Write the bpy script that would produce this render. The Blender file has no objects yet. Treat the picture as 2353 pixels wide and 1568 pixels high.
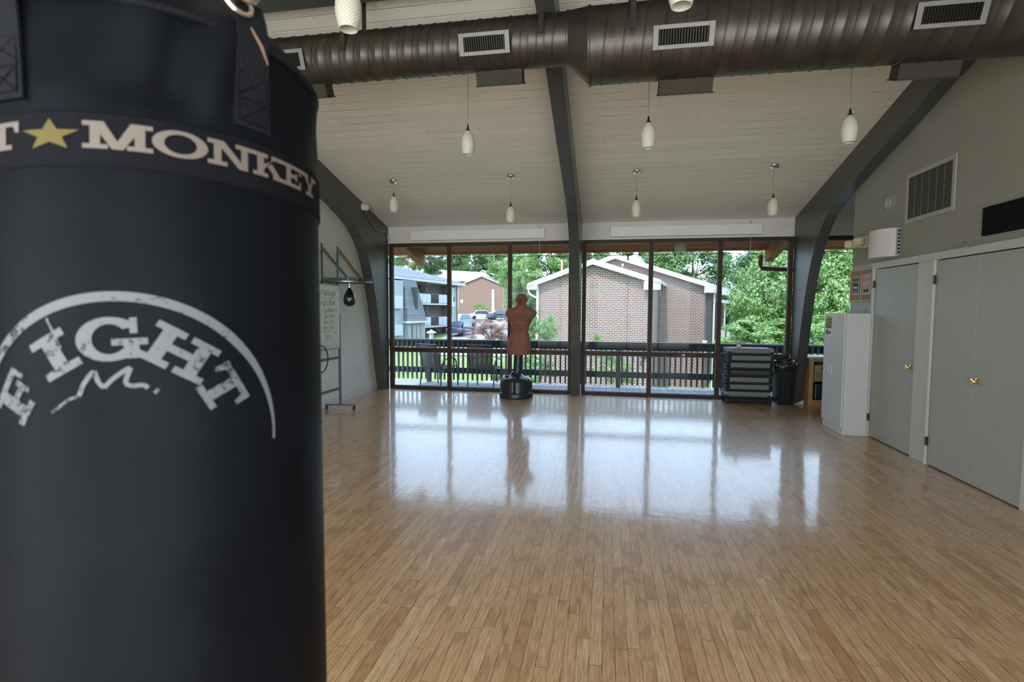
import bpy, bmesh, math, random
import numpy as np
from mathutils import Vector, Matrix

sc = bpy.context.scene
COL = sc.collection
PI = math.pi
R = math.radians

# ------------------------------------------------------------------ camera
FPX, W, H = 1212.7, 2353, 1568
yaw, pitch, roll, HC = R(10.222), R(-3.463), R(0.29), 1.54
fw = np.array([-math.sin(yaw)*math.cos(pitch), math.cos(yaw)*math.cos(pitch), math.sin(pitch)])
r0 = np.array([math.cos(yaw), math.sin(yaw), 0.0]); u0 = np.cross(r0, fw)
rt = r0*math.cos(roll)+u0*math.sin(roll); up = -r0*math.sin(roll)+u0*math.cos(roll)
cd = bpy.data.cameras.new('camera'); cam = bpy.data.objects.new('camera', cd); COL.objects.link(cam)
cam.matrix_world = Matrix(((rt[0], up[0], -fw[0], 0), (rt[1], up[1], -fw[1], 0), (rt[2], up[2], -fw[2], HC), (0, 0, 0, 1)))
cd.sensor_width = 36.0; cd.lens = FPX/W*36.0; cd.clip_start = 0.02; cd.clip_end = 1000
cd.dof.use_dof = True; cd.dof.focus_distance = 7.0; cd.dof.aperture_fstop = 5.6
sc.camera = cam

# ------------------------------------------------------------------ light and exposure
wd = bpy.data.worlds.new('sky'); sc.world = wd; wd.use_nodes = True
nt = wd.node_tree; nt.nodes.clear()
wo = nt.nodes.new('ShaderNodeOutputWorld'); wb = nt.nodes.new('ShaderNodeBackground')
tc = nt.nodes.new('ShaderNodeTexCoord'); sp = nt.nodes.new('ShaderNodeSeparateXYZ'); cr = nt.nodes.new('ShaderNodeValToRGB')
nt.links.new(tc.outputs['Generated'], sp.inputs[0]); nt.links.new(sp.outputs['Z'], cr.inputs['Fac'])
cr.color_ramp.elements[0].position = 0.0; cr.color_ramp.elements[0].color = (0.60, 0.79, 1.0, 1)
cr.color_ramp.elements[1].position = 0.75; cr.color_ramp.elements[1].color = (0.50, 0.68, 1.0, 1)
nt.links.new(cr.outputs[0], wb.inputs['Color']); wb.inputs['Strength'].default_value = 3.3
nt.links.new(wb.outputs[0], wo.inputs[0])
sd = bpy.data.lights.new('sun', 'SUN'); sd.energy = 3.6; sd.angle = R(0.6); sd.color = (1.0, 0.95, 0.86)
sun = bpy.data.objects.new('sun', sd); COL.objects.link(sun)
sun.rotation_euler = Vector((0.14, 0.62, -1.0)).to_track_quat('-Z', 'Y').to_euler()
sun.location = (-10, -12, 25)
# portals: they give off nothing, they only guide sky sampling through the two glass walls
for nm_, x_, y_, rx_, sx_ in (('portal_front', 0.55, 9.70, -90, 9.4), ('portal_rear', -0.55, -1.42, 90, 7.4)):
    ad = bpy.data.lights.new(nm_, 'AREA'); ad.shape = 'RECTANGLE'; ad.size = sx_; ad.size_y = 2.75; ad.cycles.is_portal = True
    al = bpy.data.objects.new(nm_, ad); COL.objects.link(al); al.location = (x_, y_, 1.39); al.rotation_euler = (R(rx_), 0, 0)
# area lamp added outside the rear glass wall to boost its daylight
ad = bpy.data.lights.new('rear_window_fill', 'AREA'); ad.shape = 'RECTANGLE'; ad.size = 7.2; ad.size_y = 2.6
ad.energy = 205; ad.color = (1.0, 0.95, 0.88)
al = bpy.data.objects.new('rear_window_fill', ad); COL.objects.link(al)
al.location = (-0.55, -1.55, 1.45); al.rotation_euler = (R(92), 0, 0)
sc.view_settings.view_transform = 'Standard'; sc.view_settings.look = 'None'
sc.view_settings.exposure = 0.56; sc.view_settings.gamma = 1.0
try: sc.view_settings.use_curve_mapping = False
except Exception: pass
cy = sc.cycles
cy.use_denoising = True; cy.max_bounces = 7; cy.diffuse_bounces = 4; cy.glossy_bounces = 3
cy.transparent_max_bounces = 12; cy.transmission_bounces = 3; cy.sample_clamp_indirect = 6.0
cy.caustics_reflective = False; cy.caustics_refractive = False
cy.use_adaptive_sampling = True; cy.adaptive_threshold = 0.02

# ------------------------------------------------------------------ helpers: projection to plan places
def ray(x, y): return fw+rt*(x-W/2)/FPX-up*(y-H/2)/FPX
def at(x, y, Y):
    d = ray(x, y); t = Y/d[1]; return Vector((d[0]*t, Y, HC+d[2]*t))

# ------------------------------------------------------------------ helpers: materials
class NT:
    def __init__(s, name):
        m = bpy.data.materials.new(name); m.use_nodes = True; s.m = m; s.t = m.node_tree
        s.b = s.t.nodes['Principled BSDF']; s.o = s.t.nodes['Material Output']
    def n(s, typ, **k):
        x = s.t.nodes.new(typ)
        for a, v in k.items(): setattr(x, a, v)
        return x
    def l(s, a, b): s.t.links.new(a, b)
    def inp(s, sock, v):
        if isinstance(v, bpy.types.NodeSocket): s.l(v, sock)
        else: sock.default_value = v
    def math(s, op, a, b=0.0, c=0.0):
        x = s.n('ShaderNodeMath', operation=op); s.inp(x.inputs[0], a); s.inp(x.inputs[1], b)
        if op in ('MULTIPLY_ADD', 'COMPARE', 'SMOOTH_MIN'): s.inp(x.inputs[2], c)
        return x.outputs[0]
    def xyz(s, scale=None):
        t = s.n('ShaderNodeTexCoord'); p = s.n('ShaderNodeSeparateXYZ'); s.l(t.outputs['Object'], p.inputs[0])
        return p.outputs[0], p.outputs[1], p.outputs[2], t.outputs['Object']
    def comb(s, x, y, z):
        c = s.n('ShaderNodeCombineXYZ')
        for i, v in enumerate((x, y, z)): s.inp(c.inputs[i], v)
        return c.outputs[0]
    def noise(s, vec, scale, detail=3, rough=0.55):
        n = s.n('ShaderNodeTexNoise'); s.l(vec, n.inputs['Vector']); n.inputs['Scale'].default_value = scale
        n.inputs['Detail'].default_value = detail; n.inputs['Roughness'].default_value = rough
        return n.outputs[0]
    def white(s, vec):
        n = s.n('ShaderNodeTexWhiteNoise', noise_dimensions='3D'); s.l(vec, n.inputs['Vector']); return n.outputs['Value']
    def ramp(s, fac, stops, interp='LINEAR'):
        r = s.n('ShaderNodeValToRGB'); s.l(fac, r.inputs[0]); e = r.color_ramp.elements; r.color_ramp.interpolation = interp
        while len(e) < len(stops): e.new(0.5)
        for i, (p, c) in enumerate(stops):
            e[i].position = p; e[i].color = (*c, 1) if len(c) == 3 else c
        return r.outputs[0]
    def mix(s, f, a, b, typ='MIX'):
        x = s.n('ShaderNodeMix', data_type='RGBA', blend_type=typ)
        s.inp(x.inputs[0], f)
        for i, v in ((6, a), (7, b)):
            if isinstance(v, tuple): v = (*v[:3], 1)
            s.inp(x.inputs[i], v)
        return x.outputs[2]
    def bump(s, h, strength=0.3, dist=0.01):
        b = s.n('ShaderNodeBump'); s.l(h, b.inputs['Height']); b.inputs['Strength'].default_value = strength
        b.inputs['Distance'].default_value = dist; s.l(b.outputs[0], s.b.inputs['Normal']); return b
    def set(s, **k):
        for a, v in k.items():
            if isinstance(v, tuple): v = (*v[:3], 1)
            s.inp(s.b.inputs[a.replace('_', ' ')], v)
        return s

def mat(name, col, rough=0.6, metal=0.0, var=0.08, scale=6.0, bump=0.0, spec=0.5, bscale=60, **k):
    m = NT(name); _, _, _, v = m.xyz()
    n = m.noise(v, scale, 4)
    lo = tuple(c*(1-var) for c in col); hi = tuple(min(1, c*(1+var)) for c in col)
    m.set(Base_Color=m.ramp(n, [(0.3, lo), (0.7, hi)]), Roughness=rough, Metallic=metal)
    m.b.inputs['Specular IOR Level'].default_value = spec
    for a, b in k.items(): m.inp(m.b.inputs[a.replace('_', ' ')], b)
    if bump: m.bump(m.noise(v, bscale, 3), bump, 0.004)
    m.m.diffuse_color = (*col, 1)
    return m.m

M = {}
def floor_mat():
    m = NT('maple_strip_floor'); x, y, z, v = m.xyz()
    wdt = 0.057
    cx = m.math('DIVIDE', x, wdt); ci = m.math('FLOOR', cx); fx = m.math('SUBTRACT', cx, ci)
    rnd = m.white(m.comb(ci, 3.3, 0.0))
    ln = m.math('MULTIPLY_ADD', rnd, 0.55, 0.55)
    off = m.math('MULTIPLY', m.white(m.comb(ci, 7.7, 1.0)), 9.0)
    py = m.math('DIVIDE', m.math('ADD', y, off), ln); pi_ = m.math('FLOOR', py); fy = m.math('SUBTRACT', py, pi_)
    idv = m.comb(ci, pi_, 0.5)
    r1 = m.white(idv); r2 = m.white(m.comb(pi_, ci, 9.1))
    # plank colours
    base = m.ramp(r1, [(0.0, (0.47, 0.26, 0.12)), (0.10, (0.58, 0.365, 0.185)), (0.5, (0.62, 0.405, 0.212)), (0.88, (0.645, 0.43, 0.23)), (1.0, (0.69, 0.49, 0.285))])
    sv = m.comb(m.math('MULTIPLY', x, 95.0), m.math('MULTIPLY', y, 4.5), m.math('MULTIPLY', r2, 40.0))
    g = m.noise(sv, 2.0, 5, 0.6)
    col = m.mix(m.ramp(g, [(0.40, (0, 0, 0)), (0.64, (0.72, 0.72, 0.72))]), base, (0.30, 0.17, 0.085))
    # wavy cathedral grain on some planks
    wv = m.n('ShaderNodeTexWave', wave_type='RINGS'); m.l(m.comb(m.math('MULTIPLY', x, 14.0), m.math('MULTIPLY', y, 1.6), m.math('MULTIPLY', r1, 30.0)), wv.inputs['Vector'])
    wv.inputs['Scale'].default_value = 1.3; wv.inputs['Distortion'].default_value = 5.0; wv.inputs['Detail'].default_value = 3
    wf = m.math('MULTIPLY', m.ramp(wv.outputs['Color'], [(0.0, (0.45, 0.45, 0.45)), (0.30, (0, 0, 0))]), m.math('GREATER_THAN', r2, 0.45))
    col = m.mix(wf, col, (0.26, 0.15, 0.07))
    big = m.noise(v, 0.9, 3)
    col = m.mix(m.ramp(big, [(0.45, (0, 0, 0)), (0.80, (0.10, 0.10, 0.10))]), col, (0.27, 0.18, 0.10))
    # small dark scuffs
    sc_ = m.noise(m.comb(m.math('MULTIPLY', x, 75.0), m.math('MULTIPLY', y, 50.0), 0.0), 1.0, 2)
    col = m.mix(m.ramp(sc_, [(0.70, (0, 0, 0)), (0.74, (0.75, 0.75, 0.75))]), col, (0.05, 0.035, 0.025))
    ex = m.math('MINIMUM', fx, m.math('SUBTRACT', 1.0, fx))
    ey = m.math('MULTIPLY', m.math('MINIMUM', fy, m.math('SUBTRACT', 1.0, fy)), m.math('DIVIDE', ln, wdt))
    e = m.math('MINIMUM', ex, ey)
    gap = m.ramp(e, [(0.0, (1, 1, 1)), (0.020, (0.9, 0.9, 0.9)), (0.032, (0, 0, 0))])
    gapn = m.math('MULTIPLY', gap, m.ramp(m.noise(v, 7.0, 2), [(0.35, (0.35, 0.35, 0.35)), (0.6, (1, 1, 1))]))
    col = m.mix(gapn, col, (0.045, 0.028, 0.016))
    m.set(Base_Color=col)
    rr = m.noise(v, 5.0, 3)
    m.set(Roughness=0.36)
    m.b.inputs['Specular IOR Level'].default_value = 0.22
    m.b.inputs['Coat Weight'].default_value = 0.62; m.b.inputs['Coat IOR'].default_value = 1.5
    m.inp(m.b.inputs['Coat Roughness'], m.ramp(rr, [(0.3, (0.07,)*3), (0.7, (0.12,)*3)]))
    # slight cupping / tilt of each board and finish ripples
    tilt = m.math('MULTIPLY', m.math('SUBTRACT', fx, 0.5), m.math('MULTIPLY', m.math('SUBTRACT', r2, 0.5), 1.0))
    rip = m.noise(m.comb(m.math('MULTIPLY', x, 6.0), m.math('MULTIPLY', y, 10.0), 0.0), 1.5, 3)
    hgt = m.math('ADD', m.math('MULTIPLY', tilt, 1.0), m.math('MULTIPLY', rip, 1.2))
    hgt = m.math('SUBTRACT', hgt, m.math('MULTIPLY', gap, 0.2))
    bb = m.bump(hgt, 0.35, 0.0012); m.l(bb.outputs[0], m.b.inputs['Coat Normal'])
    return m.m
M['floor'] = floor_mat()

def ceiling_mat():
    m = NT('painted_board_ceiling'); x, y, z, v = m.xyz()
    c = m.math('DIVIDE', y, 0.1385); i = m.math('FLOOR', c); f = m.math('SUBTRACT', c, i)
    e = m.math('MINIMUM', f, m.math('SUBTRACT', 1.0, f))
    gp = m.ramp(e, [(0.0, (1, 1, 1)), (0.035, (0, 0, 0))])
    br = m.noise(m.comb(m.math('MULTIPLY', x, 1.4), m.math('MULTIPLY', i, 3.1), 0.0), 1.0, 3)
    strength = m.ramp(br, [(0.45, (0.10,)*3), (0.60, (0.95,)*3)])
    # butt joints
    ro = m.math('MULTIPLY', m.white(m.comb(i, 2.0, 0.0)), 8.0)
    jx = m.math('DIVIDE', m.math('ADD', x, ro), 3.3); jf = m.math('SUBTRACT', jx, m.math('FLOOR', jx))
    jt = m.math('MULTIPLY', m.math('LESS_THAN', jf, 0.0014), m.math('GREATER_THAN', m.white(m.comb(i, 8.0, m.math('FLOOR', jx))), 0.55))
    pl = m.white(m.comb(i, 5.0, m.math('FLOOR', jx)))
    base = m.ramp(pl, [(0, (0.78, 0.73, 0.635)), (1, (0.83, 0.78, 0.685))])
    hl = m.math('MULTIPLY', m.math('GREATER_THAN', f, 0.03), m.math('LESS_THAN', f, 0.085))  # pale line beside each groove: a lit bevel edge painted into the colour
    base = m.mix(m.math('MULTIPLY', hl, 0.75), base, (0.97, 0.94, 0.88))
    col = m.mix(m.math('MULTIPLY', gp, strength), base, (0.10, 0.085, 0.07))
    col = m.mix(m.math('MULTIPLY', jt, 0.4), col, (0.1, 0.09, 0.08))
    kn = m.noise(m.comb(m.math('MULTIPLY', x, 5.0), m.math('MULTIPLY', y, 9.0), 2.0), 1.0, 2)
    col = m.mix(m.ramp(kn, [(0.77, (0, 0, 0)), (0.80, (0.5, 0.5, 0.5))]), col, (0.16, 0.13, 0.10))
    m.set(Base_Color=col, Roughness=0.55)
    m.bump(m.math('MULTIPLY', gp, -1.0), 0.6, 0.006)
    return m.m
M['ceiling'] = ceiling_mat()

def plank_mat(name, axis, wdt, c1, c2, gapc, gw=0.04, rough=0.7, spec=0.3):
    m = NT(name); x, y, z, v = m.xyz(); a = (x, y, z)[axis]
    c = m.math('DIVIDE', a, wdt); i = m.math('FLOOR', c); f = m.math('SUBTRACT', c, i)
    e = m.math('MINIMUM', f, m.math('SUBTRACT', 1.0, f))
    gp = m.ramp(e, [(0.0, (1, 1, 1)), (gw, (0, 0, 0))])
    r = m.white(m.comb(i, 1.0, 2.0))
    n = m.noise(v, 8.0, 4)
    col = m.mix(m.math('MULTIPLY_ADD', r, 0.6, m.math('MULTIPLY', n, 0.4)), c1, c2)
    col = m.mix(gp, col, gapc)
    m.set(Base_Color=col, Roughness=rough); m.b.inputs['Specular IOR Level'].default_value = spec
    m.bump(m.math('MULTIPLY', gp, -1.0), 0.4, 0.006)
    return m.m

def brick_mat(name, c1, c2, mortar, bw=0.22, bh=0.08, ms=0.012, noise=0.25):
    m = NT(name); x, y, z, v = m.xyz()
    u = m.math('ADD', x, y)
    b = m.n('ShaderNodeTexBrick'); m.l(m.comb(u, z, 0.0), b.inputs['Vector'])
    b.inputs['Scale'].default_value = 1.0; b.inputs['Brick Width'].default_value = bw; b.inputs['Row Height'].default_value = bh
    b.inputs['Mortar Size'].default_value = ms; b.inputs['Mortar Smooth'].default_value = 0.2; b.inputs['Bias'].default_value = -0.2
    b.inputs['Color1'].default_value = (*c1, 1); b.inputs['Color2'].default_value = (*c2, 1); b.inputs['Mortar'].default_value = (*mortar, 1)
    n = m.noise(v, 1.2, 3)
    col = m.mix(m.ramp(n, [(0.45, (0, 0, 0)), (0.8, (noise*0.5,)*3)]), b.outputs['Color'], mortar)
    m.set(Base_Color=col, Roughness=0.9); m.b.inputs['Specular IOR Level'].default_value = 0.1
    return m.m

def leaf_mat(name, c1, c2, c3, trans=0.35):
    m = NT(name); x, y, z, v = m.xyz()
    r = m.noise(v, 1.3, 2); g = m.n('ShaderNodeNewGeometry')
    r2 = g.outputs['Random Per Island']
    f = m.math('ADD', m.math('MULTIPLY', r, 0.55), m.math('MULTIPLY', r2, 0.5))
    col = m.ramp(f, [(0.22, c1), (0.5, c2), (0.85, c3)])
    d = m.n('ShaderNodeBsdfDiffuse'); t = m.n('ShaderNodeBsdfTranslucent'); mx = m.n('ShaderNodeMixShader')
    m.l(col, d.inputs['Color']); m.l(col, t.inputs['Color']); mx.inputs[0].default_value = trans
    gl = m.n('ShaderNodeBsdfGlossy'); gl.inputs['Roughness'].default_value = 0.45; gl.inputs['Color'].default_value = (1, 1, 1, 1)
    mx2 = m.n('ShaderNodeMixShader'); mx2.inputs[0].default_value = 0.05
    m.l(d.outputs[0], mx.inputs[1]); m.l(t.outputs[0], mx.inputs[2])
    m.l(mx.outputs[0], mx2.inputs[1]); m.l(gl.outputs[0], mx2.inputs[2]); m.l(mx2.outputs[0], m.o.inputs['Surface'])
    return m.m

def glass_mat():
    m = NT('window_glass'); t = m.n('ShaderNodeBsdfTransparent'); g = m.n('ShaderNodeBsdfGlossy'); mx = m.n('ShaderNodeMixShader')
    t.inputs['Color'].default_value = (0.95, 0.97, 0.97, 1); g.inputs['Roughness'].default_value = 0.02
    lw = m.n('ShaderNodeFresnel'); lw.inputs['IOR'].default_value = 1.16
    m.l(lw.outputs[0], mx.inputs[0]); m.l(t.outputs[0], mx.inputs[1]); m.l(g.outputs[0], mx.inputs[2]); m.l(mx.outputs[0], m.o.inputs['Surface'])
    return m.m

M['wall'] = mat('grey_green_wall_dimmed', (0.325, 0.315, 0.265), 0.7, var=0.03, scale=3, bump=0.25, bscale=90, spec=0.25)  # wall paint darkened: light falloff on the right put into the colour
M['wall_lit'] = mat('grey_green_wall_lit', (0.62, 0.62, 0.57), 0.65, var=0.03, scale=3, bump=0.25, bscale=90, spec=0.3)  # same paint brightened: window light on the left wall put into the colour
M['plaster'] = mat('rough_grey_plaster', (0.46, 0.47, 0.46), 0.85, var=0.12, scale=14, bump=0.5, bscale=40)
M['white'] = mat('white_trim_paint', (0.53, 0.52, 0.475), 0.45, var=0.03, spec=0.4)
M['door'] = mat('closet_door_paint', (0.375, 0.368, 0.328), 0.42, var=0.03, bump=0.12, bscale=120, spec=0.4)
M['header'] = mat('white_header_paint', (0.70, 0.67, 0.63), 0.55, var=0.05, scale=4)
M['cabinet'] = mat('white_cabinet_laminate', (0.56, 0.565, 0.555), 0.35, var=0.02, spec=0.45)
M['arch'] = mat('charcoal_arch_paint', (0.070, 0.072, 0.067), 0.30, var=0.10, scale=3, bump=0.08, spec=0.5)
M['brown'] = mat('dark_bronze_window_frame', (0.055, 0.031, 0.019), 0.5, var=0.25, scale=10, spec=0.22)
M['baseboard'] = mat('baseboard_paint', (0.55, 0.57, 0.56), 0.5, var=0.03)
M['glass'] = glass_mat()
M['casewhite'] = mat('bright_white_case', (0.84, 0.83, 0.82), 0.5, var=0.02)
def metal_duct():
    m = NT('painted_spiral_duct'); x, y, z, v = m.xyz()
    n = m.noise(v, 5.0, 4)
    m.set(Base_Color=m.ramp(n, [(0.3, (0.075, 0.066, 0.056)), (0.7, (0.105, 0.095, 0.08))]), Roughness=m.ramp(n, [(0.3, (0.34,)*3), (0.7, (0.44,)*3)]), Metallic=0.75)
    return m.m
M['duct'] = metal_duct()
M['bootmetal'] = mat('matte_dark_sheet_metal', (0.060, 0.055, 0.047), 0.85, var=0.1, spec=0.1)
M['register'] = mat('register_grey', (0.24, 0.235, 0.22), 0.5, metal=0.2, var=0.08)
M['dark'] = mat('dark_interior', (0.008, 0.008, 0.008), 0.8, var=0.2, spec=0.1)
M['chrome'] = mat('chrome', (0.75, 0.73, 0.7), 0.16, metal=1.0, var=0.05)
M['steel'] = mat('grey_steel', (0.28, 0.29, 0.29), 0.35, metal=0.8, var=0.1)
M['brass'] = mat('polished_brass', (0.80, 0.55, 0.18), 0.18, metal=1.0, var=0.08)
M['blacksteel'] = mat('black_painted_steel', (0.028, 0.028, 0.028), 0.4, var=0.2)
M['greysteel'] = mat('grey_painted_steel', (0.10, 0.105, 0.11), 0.42, metal=0.3, var=0.1)
M['bronze'] = mat('dark_bronze', (0.09, 0.07, 0.05), 0.35, metal=0.8, var=0.2)
M['plastic_white'] = mat('white_plastic', (0.68, 0.66, 0.61), 0.4, var=0.02)
M['plastic_cream'] = mat('cream_plastic', (0.68, 0.58, 0.38), 0.45, var=0.04)
M['black'] = mat('black_plastic', (0.010, 0.0105, 0.012), 0.5, var=0.2, spec=0.25)
M['rubber'] = mat('black_rubber', (0.02, 0.02, 0.02), 0.7, var=0.2)
M['wood'] = mat('honey_pine', (0.45, 0.26, 0.11), 0.5, var=0.2, scale=9)
M['oldwood'] = mat('brown_stained_wood', (0.20, 0.10, 0.05), 0.5, var=0.25, scale=12)
M['cork'] = mat('cork', (0.36, 0.22, 0.11), 0.9, var=0.25, scale=70, bump=0.3)
M['cardboard'] = mat('cardboard', (0.42, 0.28, 0.15), 0.85, var=0.06)
M['ink'] = mat('black_ink', (0.03, 0.03, 0.03), 0.7)
M['blue_ink'] = mat('blue_marker_ink', (0.05, 0.12, 0.30), 0.6)
M['red_ink'] = mat('red_marker_ink', (0.55, 0.09, 0.06), 0.6)
M['board'] = mat('whiteboard_surface', (0.66, 0.69, 0.63), 0.13, var=0.02, spec=0.6)
M['white_paper'] = mat('white_paper', (0.7, 0.7, 0.68), 0.7, var=0.03)
M['yellow'] = mat('yellow_print', (0.62, 0.58, 0.07), 0.6)
M['red_print'] = mat('red_print', (0.62, 0.08, 0.06), 0.6)
M['blue_print'] = mat('blue_print', (0.10, 0.16, 0.42), 0.6)
M['orange_print'] = mat('orange_print', (0.6, 0.28, 0.12), 0.6)
M['grey_print'] = mat('grey_print', (0.30, 0.30, 0.30), 0.6)
def shade_mat():
    m = NT('cream_netted_glass'); x, y, z, v = m.xyz()
    a = m.n('ShaderNodeMath', operation='ARCTAN2'); m.l(y, a.inputs[0]); m.l(x, a.inputs[1])
    s1 = m.math('SINE', m.math('ADD', m.math('MULTIPLY', a.outputs[0], 18.0), m.math('MULTIPLY', z, 330.0)))
    s2 = m.math('SINE', m.math('SUBTRACT', m.math('MULTIPLY', a.outputs[0], 18.0), m.math('MULTIPLY', z, 330.0)))
    h = m.math('MAXIMUM', s1, s2)
    col = m.ramp(m.math('MULTIPLY_ADD', h, 0.5, 0.5), [(0.2, (0.66, 0.62, 0.50)), (0.8, (0.80, 0.76, 0.65))])
    m.set(Base_Color=col, Roughness=0.35); m.b.inputs['Subsurface Weight'].default_value = 0.0
    m.bump(h, 0.35, 0.003); return m.m
M['shade'] = shade_mat()
M['rust'] = mat('terracotta_rubber', (0.25, 0.105, 0.066), 0.62, var=0.10, scale=40, bump=0.5, bscale=160, spec=0.3)
M['navy'] = mat('blue_black_polyethylene', (0.018, 0.022, 0.030), 0.36, var=0.15, spec=0.55)
M['stepgrey'] = mat('grey_textured_step', (0.165, 0.175, 0.175), 0.6, var=0.10, scale=60, bump=0.4, bscale=200)
M['stepdark'] = mat('dark_grey_step', (0.035, 0.036, 0.038), 0.6, var=0.10, scale=60, bump=0.4, bscale=200)
M['violet'] = mat('violet_grey_plastic', (0.20, 0.21, 0.34), 0.5, var=0.08)
M['bagfilm'] = mat('black_bin_liner', (0.012, 0.013, 0.015), 0.2, var=0.2, spec=0.8, bump=0.7, bscale=18)
M['vinyl'] = mat('black_bag_vinyl', (0.0046, 0.0054, 0.0072), 0.46, var=0.25, scale=7, bump=0.12, bscale=30, spec=0.055)
M['webbing'] = mat('black_webbing', (0.008, 0.0085, 0.011), 0.8, var=0.2, bump=0.5, bscale=260, spec=0.15)
M['band'] = mat('woven_band', (0.005, 0.005, 0.007), 0.8, var=0.2, bump=0.3, bscale=300, spec=0.12)
def print_mat(name, col, wear, back=(0.010, 0.011, 0.014), sc_=140.0, lo=0.36, hi=0.5):
    m = NT(name); x, y, z, v = m.xyz()
    n = m.noise(v, sc_, 4, 0.7); big = m.noise(v, 14.0, 2)
    f = m.math('ADD', n, m.math('MULTIPLY', m.math('SUBTRACT', big, 0.5), wear))
    c = m.mix(m.ramp(f, [(lo, (0, 0, 0)), (hi, (1, 1, 1))]), back, col)
    m.set(Base_Color=c, Roughness=0.55); m.b.inputs['Specular IOR Level'].default_value = 0.3
    return m.m
M['bagletter'] = print_mat('woven_beige_letters', (0.15, 0.122, 0.10), 0.0, lo=0.1, hi=0.25)
M['bagstar'] = print_mat('woven_yellow_star', (0.105, 0.080, 0.013), 0.0, lo=0.1, hi=0.25)
M['bagprint'] = print_mat('worn_white_print', (0.125, 0.128, 0.138), 0.45, lo=0.33, hi=0.42)
M['bagprint2'] = print_mat('badly_worn_white_print', (0.12, 0.122, 0.125), 0.5, sc_=260.0, lo=0.38, hi=0.50)
M['copper'] = mat('frayed_tan_piping', (0.16, 0.08, 0.04), 0.6, var=0.2)
# outdoors
M['soffit'] = plank_mat('redwood_soffit_planks', 1, 0.14, (0.23, 0.062, 0.038), (0.32, 0.095, 0.060), (0.04, 0.015, 0.010), 0.07, spec=0.08)
M['redwood'] = mat('redwood_beam', (0.27, 0.10, 0.062), 0.7, var=0.2, scale=8, spec=0.15)
M['deck'] = plank_mat('grey_deck_boards', 0, 0.14, (0.24, 0.26, 0.29), (0.31, 0.33, 0.36), (0.01, 0.01, 0.01), 0.05)
M['rail'] = mat('dark_deck_stain', (0.035, 0.038, 0.043), 0.65, var=0.25, scale=10)
M['roofing'] = mat('dark_roofing', (0.08, 0.08, 0.08), 0.9)
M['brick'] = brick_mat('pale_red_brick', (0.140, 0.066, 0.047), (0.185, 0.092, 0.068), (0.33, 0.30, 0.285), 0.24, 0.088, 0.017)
M['brick_shaded'] = brick_mat('shaded_house_brick', (0.075, 0.050, 0.044), (0.105, 0.070, 0.062), (0.26, 0.235, 0.225), 0.24, 0.095, 0.014)  # house brick darkened, the shade of side and recess in its colour
M['brick_lattice'] = brick_mat('lattice_brown_brick', (0.085, 0.055, 0.048), (0.12, 0.08, 0.07), (0.24, 0.215, 0.205), 0.30, 0.15, 0.03)
M['brick_far'] = brick_mat('far_pink_brick', (0.215, 0.128, 0.102), (0.24, 0.145, 0.118), (0.27, 0.18, 0.15), 0.4, 0.14, 0.02)
M['hwhite'] = mat('white_house_trim', (0.50, 0.50, 0.50), 0.6, var=0.03)
M['roofwhite'] = mat('sunlit_pale_roof', (0.42, 0.41, 0.40), 0.8, var=0.06)
M['shingle_grey'] = plank_mat('grey_shingle_roof', 2, 0.12, (0.105, 0.115, 0.135), (0.14, 0.15, 0.17), (0.07, 0.07, 0.08), 0.12, 0.9)
M['shingle_wall'] = plank_mat('slate_shingle_siding', 2, 0.20, (0.12, 0.125, 0.145), (0.19, 0.195, 0.21), (0.025, 0.028, 0.04), 0.10, 0.9)
M['siding'] = plank_mat('pale_grey_siding', 2, 0.22, (0.30, 0.32, 0.33), (0.34, 0.355, 0.365), (0.17, 0.18, 0.2), 0.05, 0.8)
M['panel'] = mat('frosted_white_panel', (0.42, 0.45, 0.455), 0.4, var=0.05)
M['hglass'] = mat('dark_window_pane', (0.05, 0.07, 0.09), 0.08, var=0.3, spec=0.8)
M['curtain'] = mat('pale_curtained_window', (0.24, 0.27, 0.25), 0.3, var=0.1, spec=0.6)
M['asphalt'] = mat('pale_asphalt', (0.27, 0.26, 0.255), 0.9, var=0.12, scale=0.5)
M['concrete'] = mat('pale_concrete_path', (0.42, 0.39, 0.375), 0.9, var=0.08, scale=0.8)
M['patio'] = mat('pale_bounce_slab', (0.74, 0.70, 0.62), 0.85, var=0.05)  # pale colour chosen to reflect sun into the room
M['carwhite'] = mat('white_car_paint', (0.75, 0.76, 0.78), 0.25, var=0.02, spec=0.7)
M['cargrey'] = mat('silver_grey_car_paint', (0.32, 0.34, 0.36), 0.3, metal=0.4, var=0.02)
M['carblue'] = mat('dark_blue_car_paint', (0.03, 0.05, 0.10), 0.2, var=0.05, spec=0.8)
M['bark'] = mat('brown_bark', (0.12, 0.085, 0.06), 0.9, var=0.3, scale=12)
M['leaf_dark'] = leaf_mat('dark_green_leaves', (0.022, 0.062, 0.022), (0.056, 0.136, 0.031), (0.136, 0.260, 0.062))
M['leaf_mid'] = leaf_mat('mid_green_leaves', (0.037, 0.099, 0.022), (0.105, 0.223, 0.043), (0.223, 0.347, 0.099))
M['leaf_bright'] = leaf_mat('bright_green_leaves', (0.074, 0.161, 0.031), (0.174, 0.310, 0.062), (0.310, 0.434, 0.161))
M['leaf_red'] = leaf_mat('bronze_red_leaves', (0.091, 0.035, 0.028), (0.210, 0.098, 0.077), (0.406, 0.266, 0.224), 0.25)
M['leaf_yellow'] = leaf_mat('yellow_green_leaves', (0.099, 0.112, 0.031), (0.211, 0.236, 0.062), (0.341, 0.322, 0.149))
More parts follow.
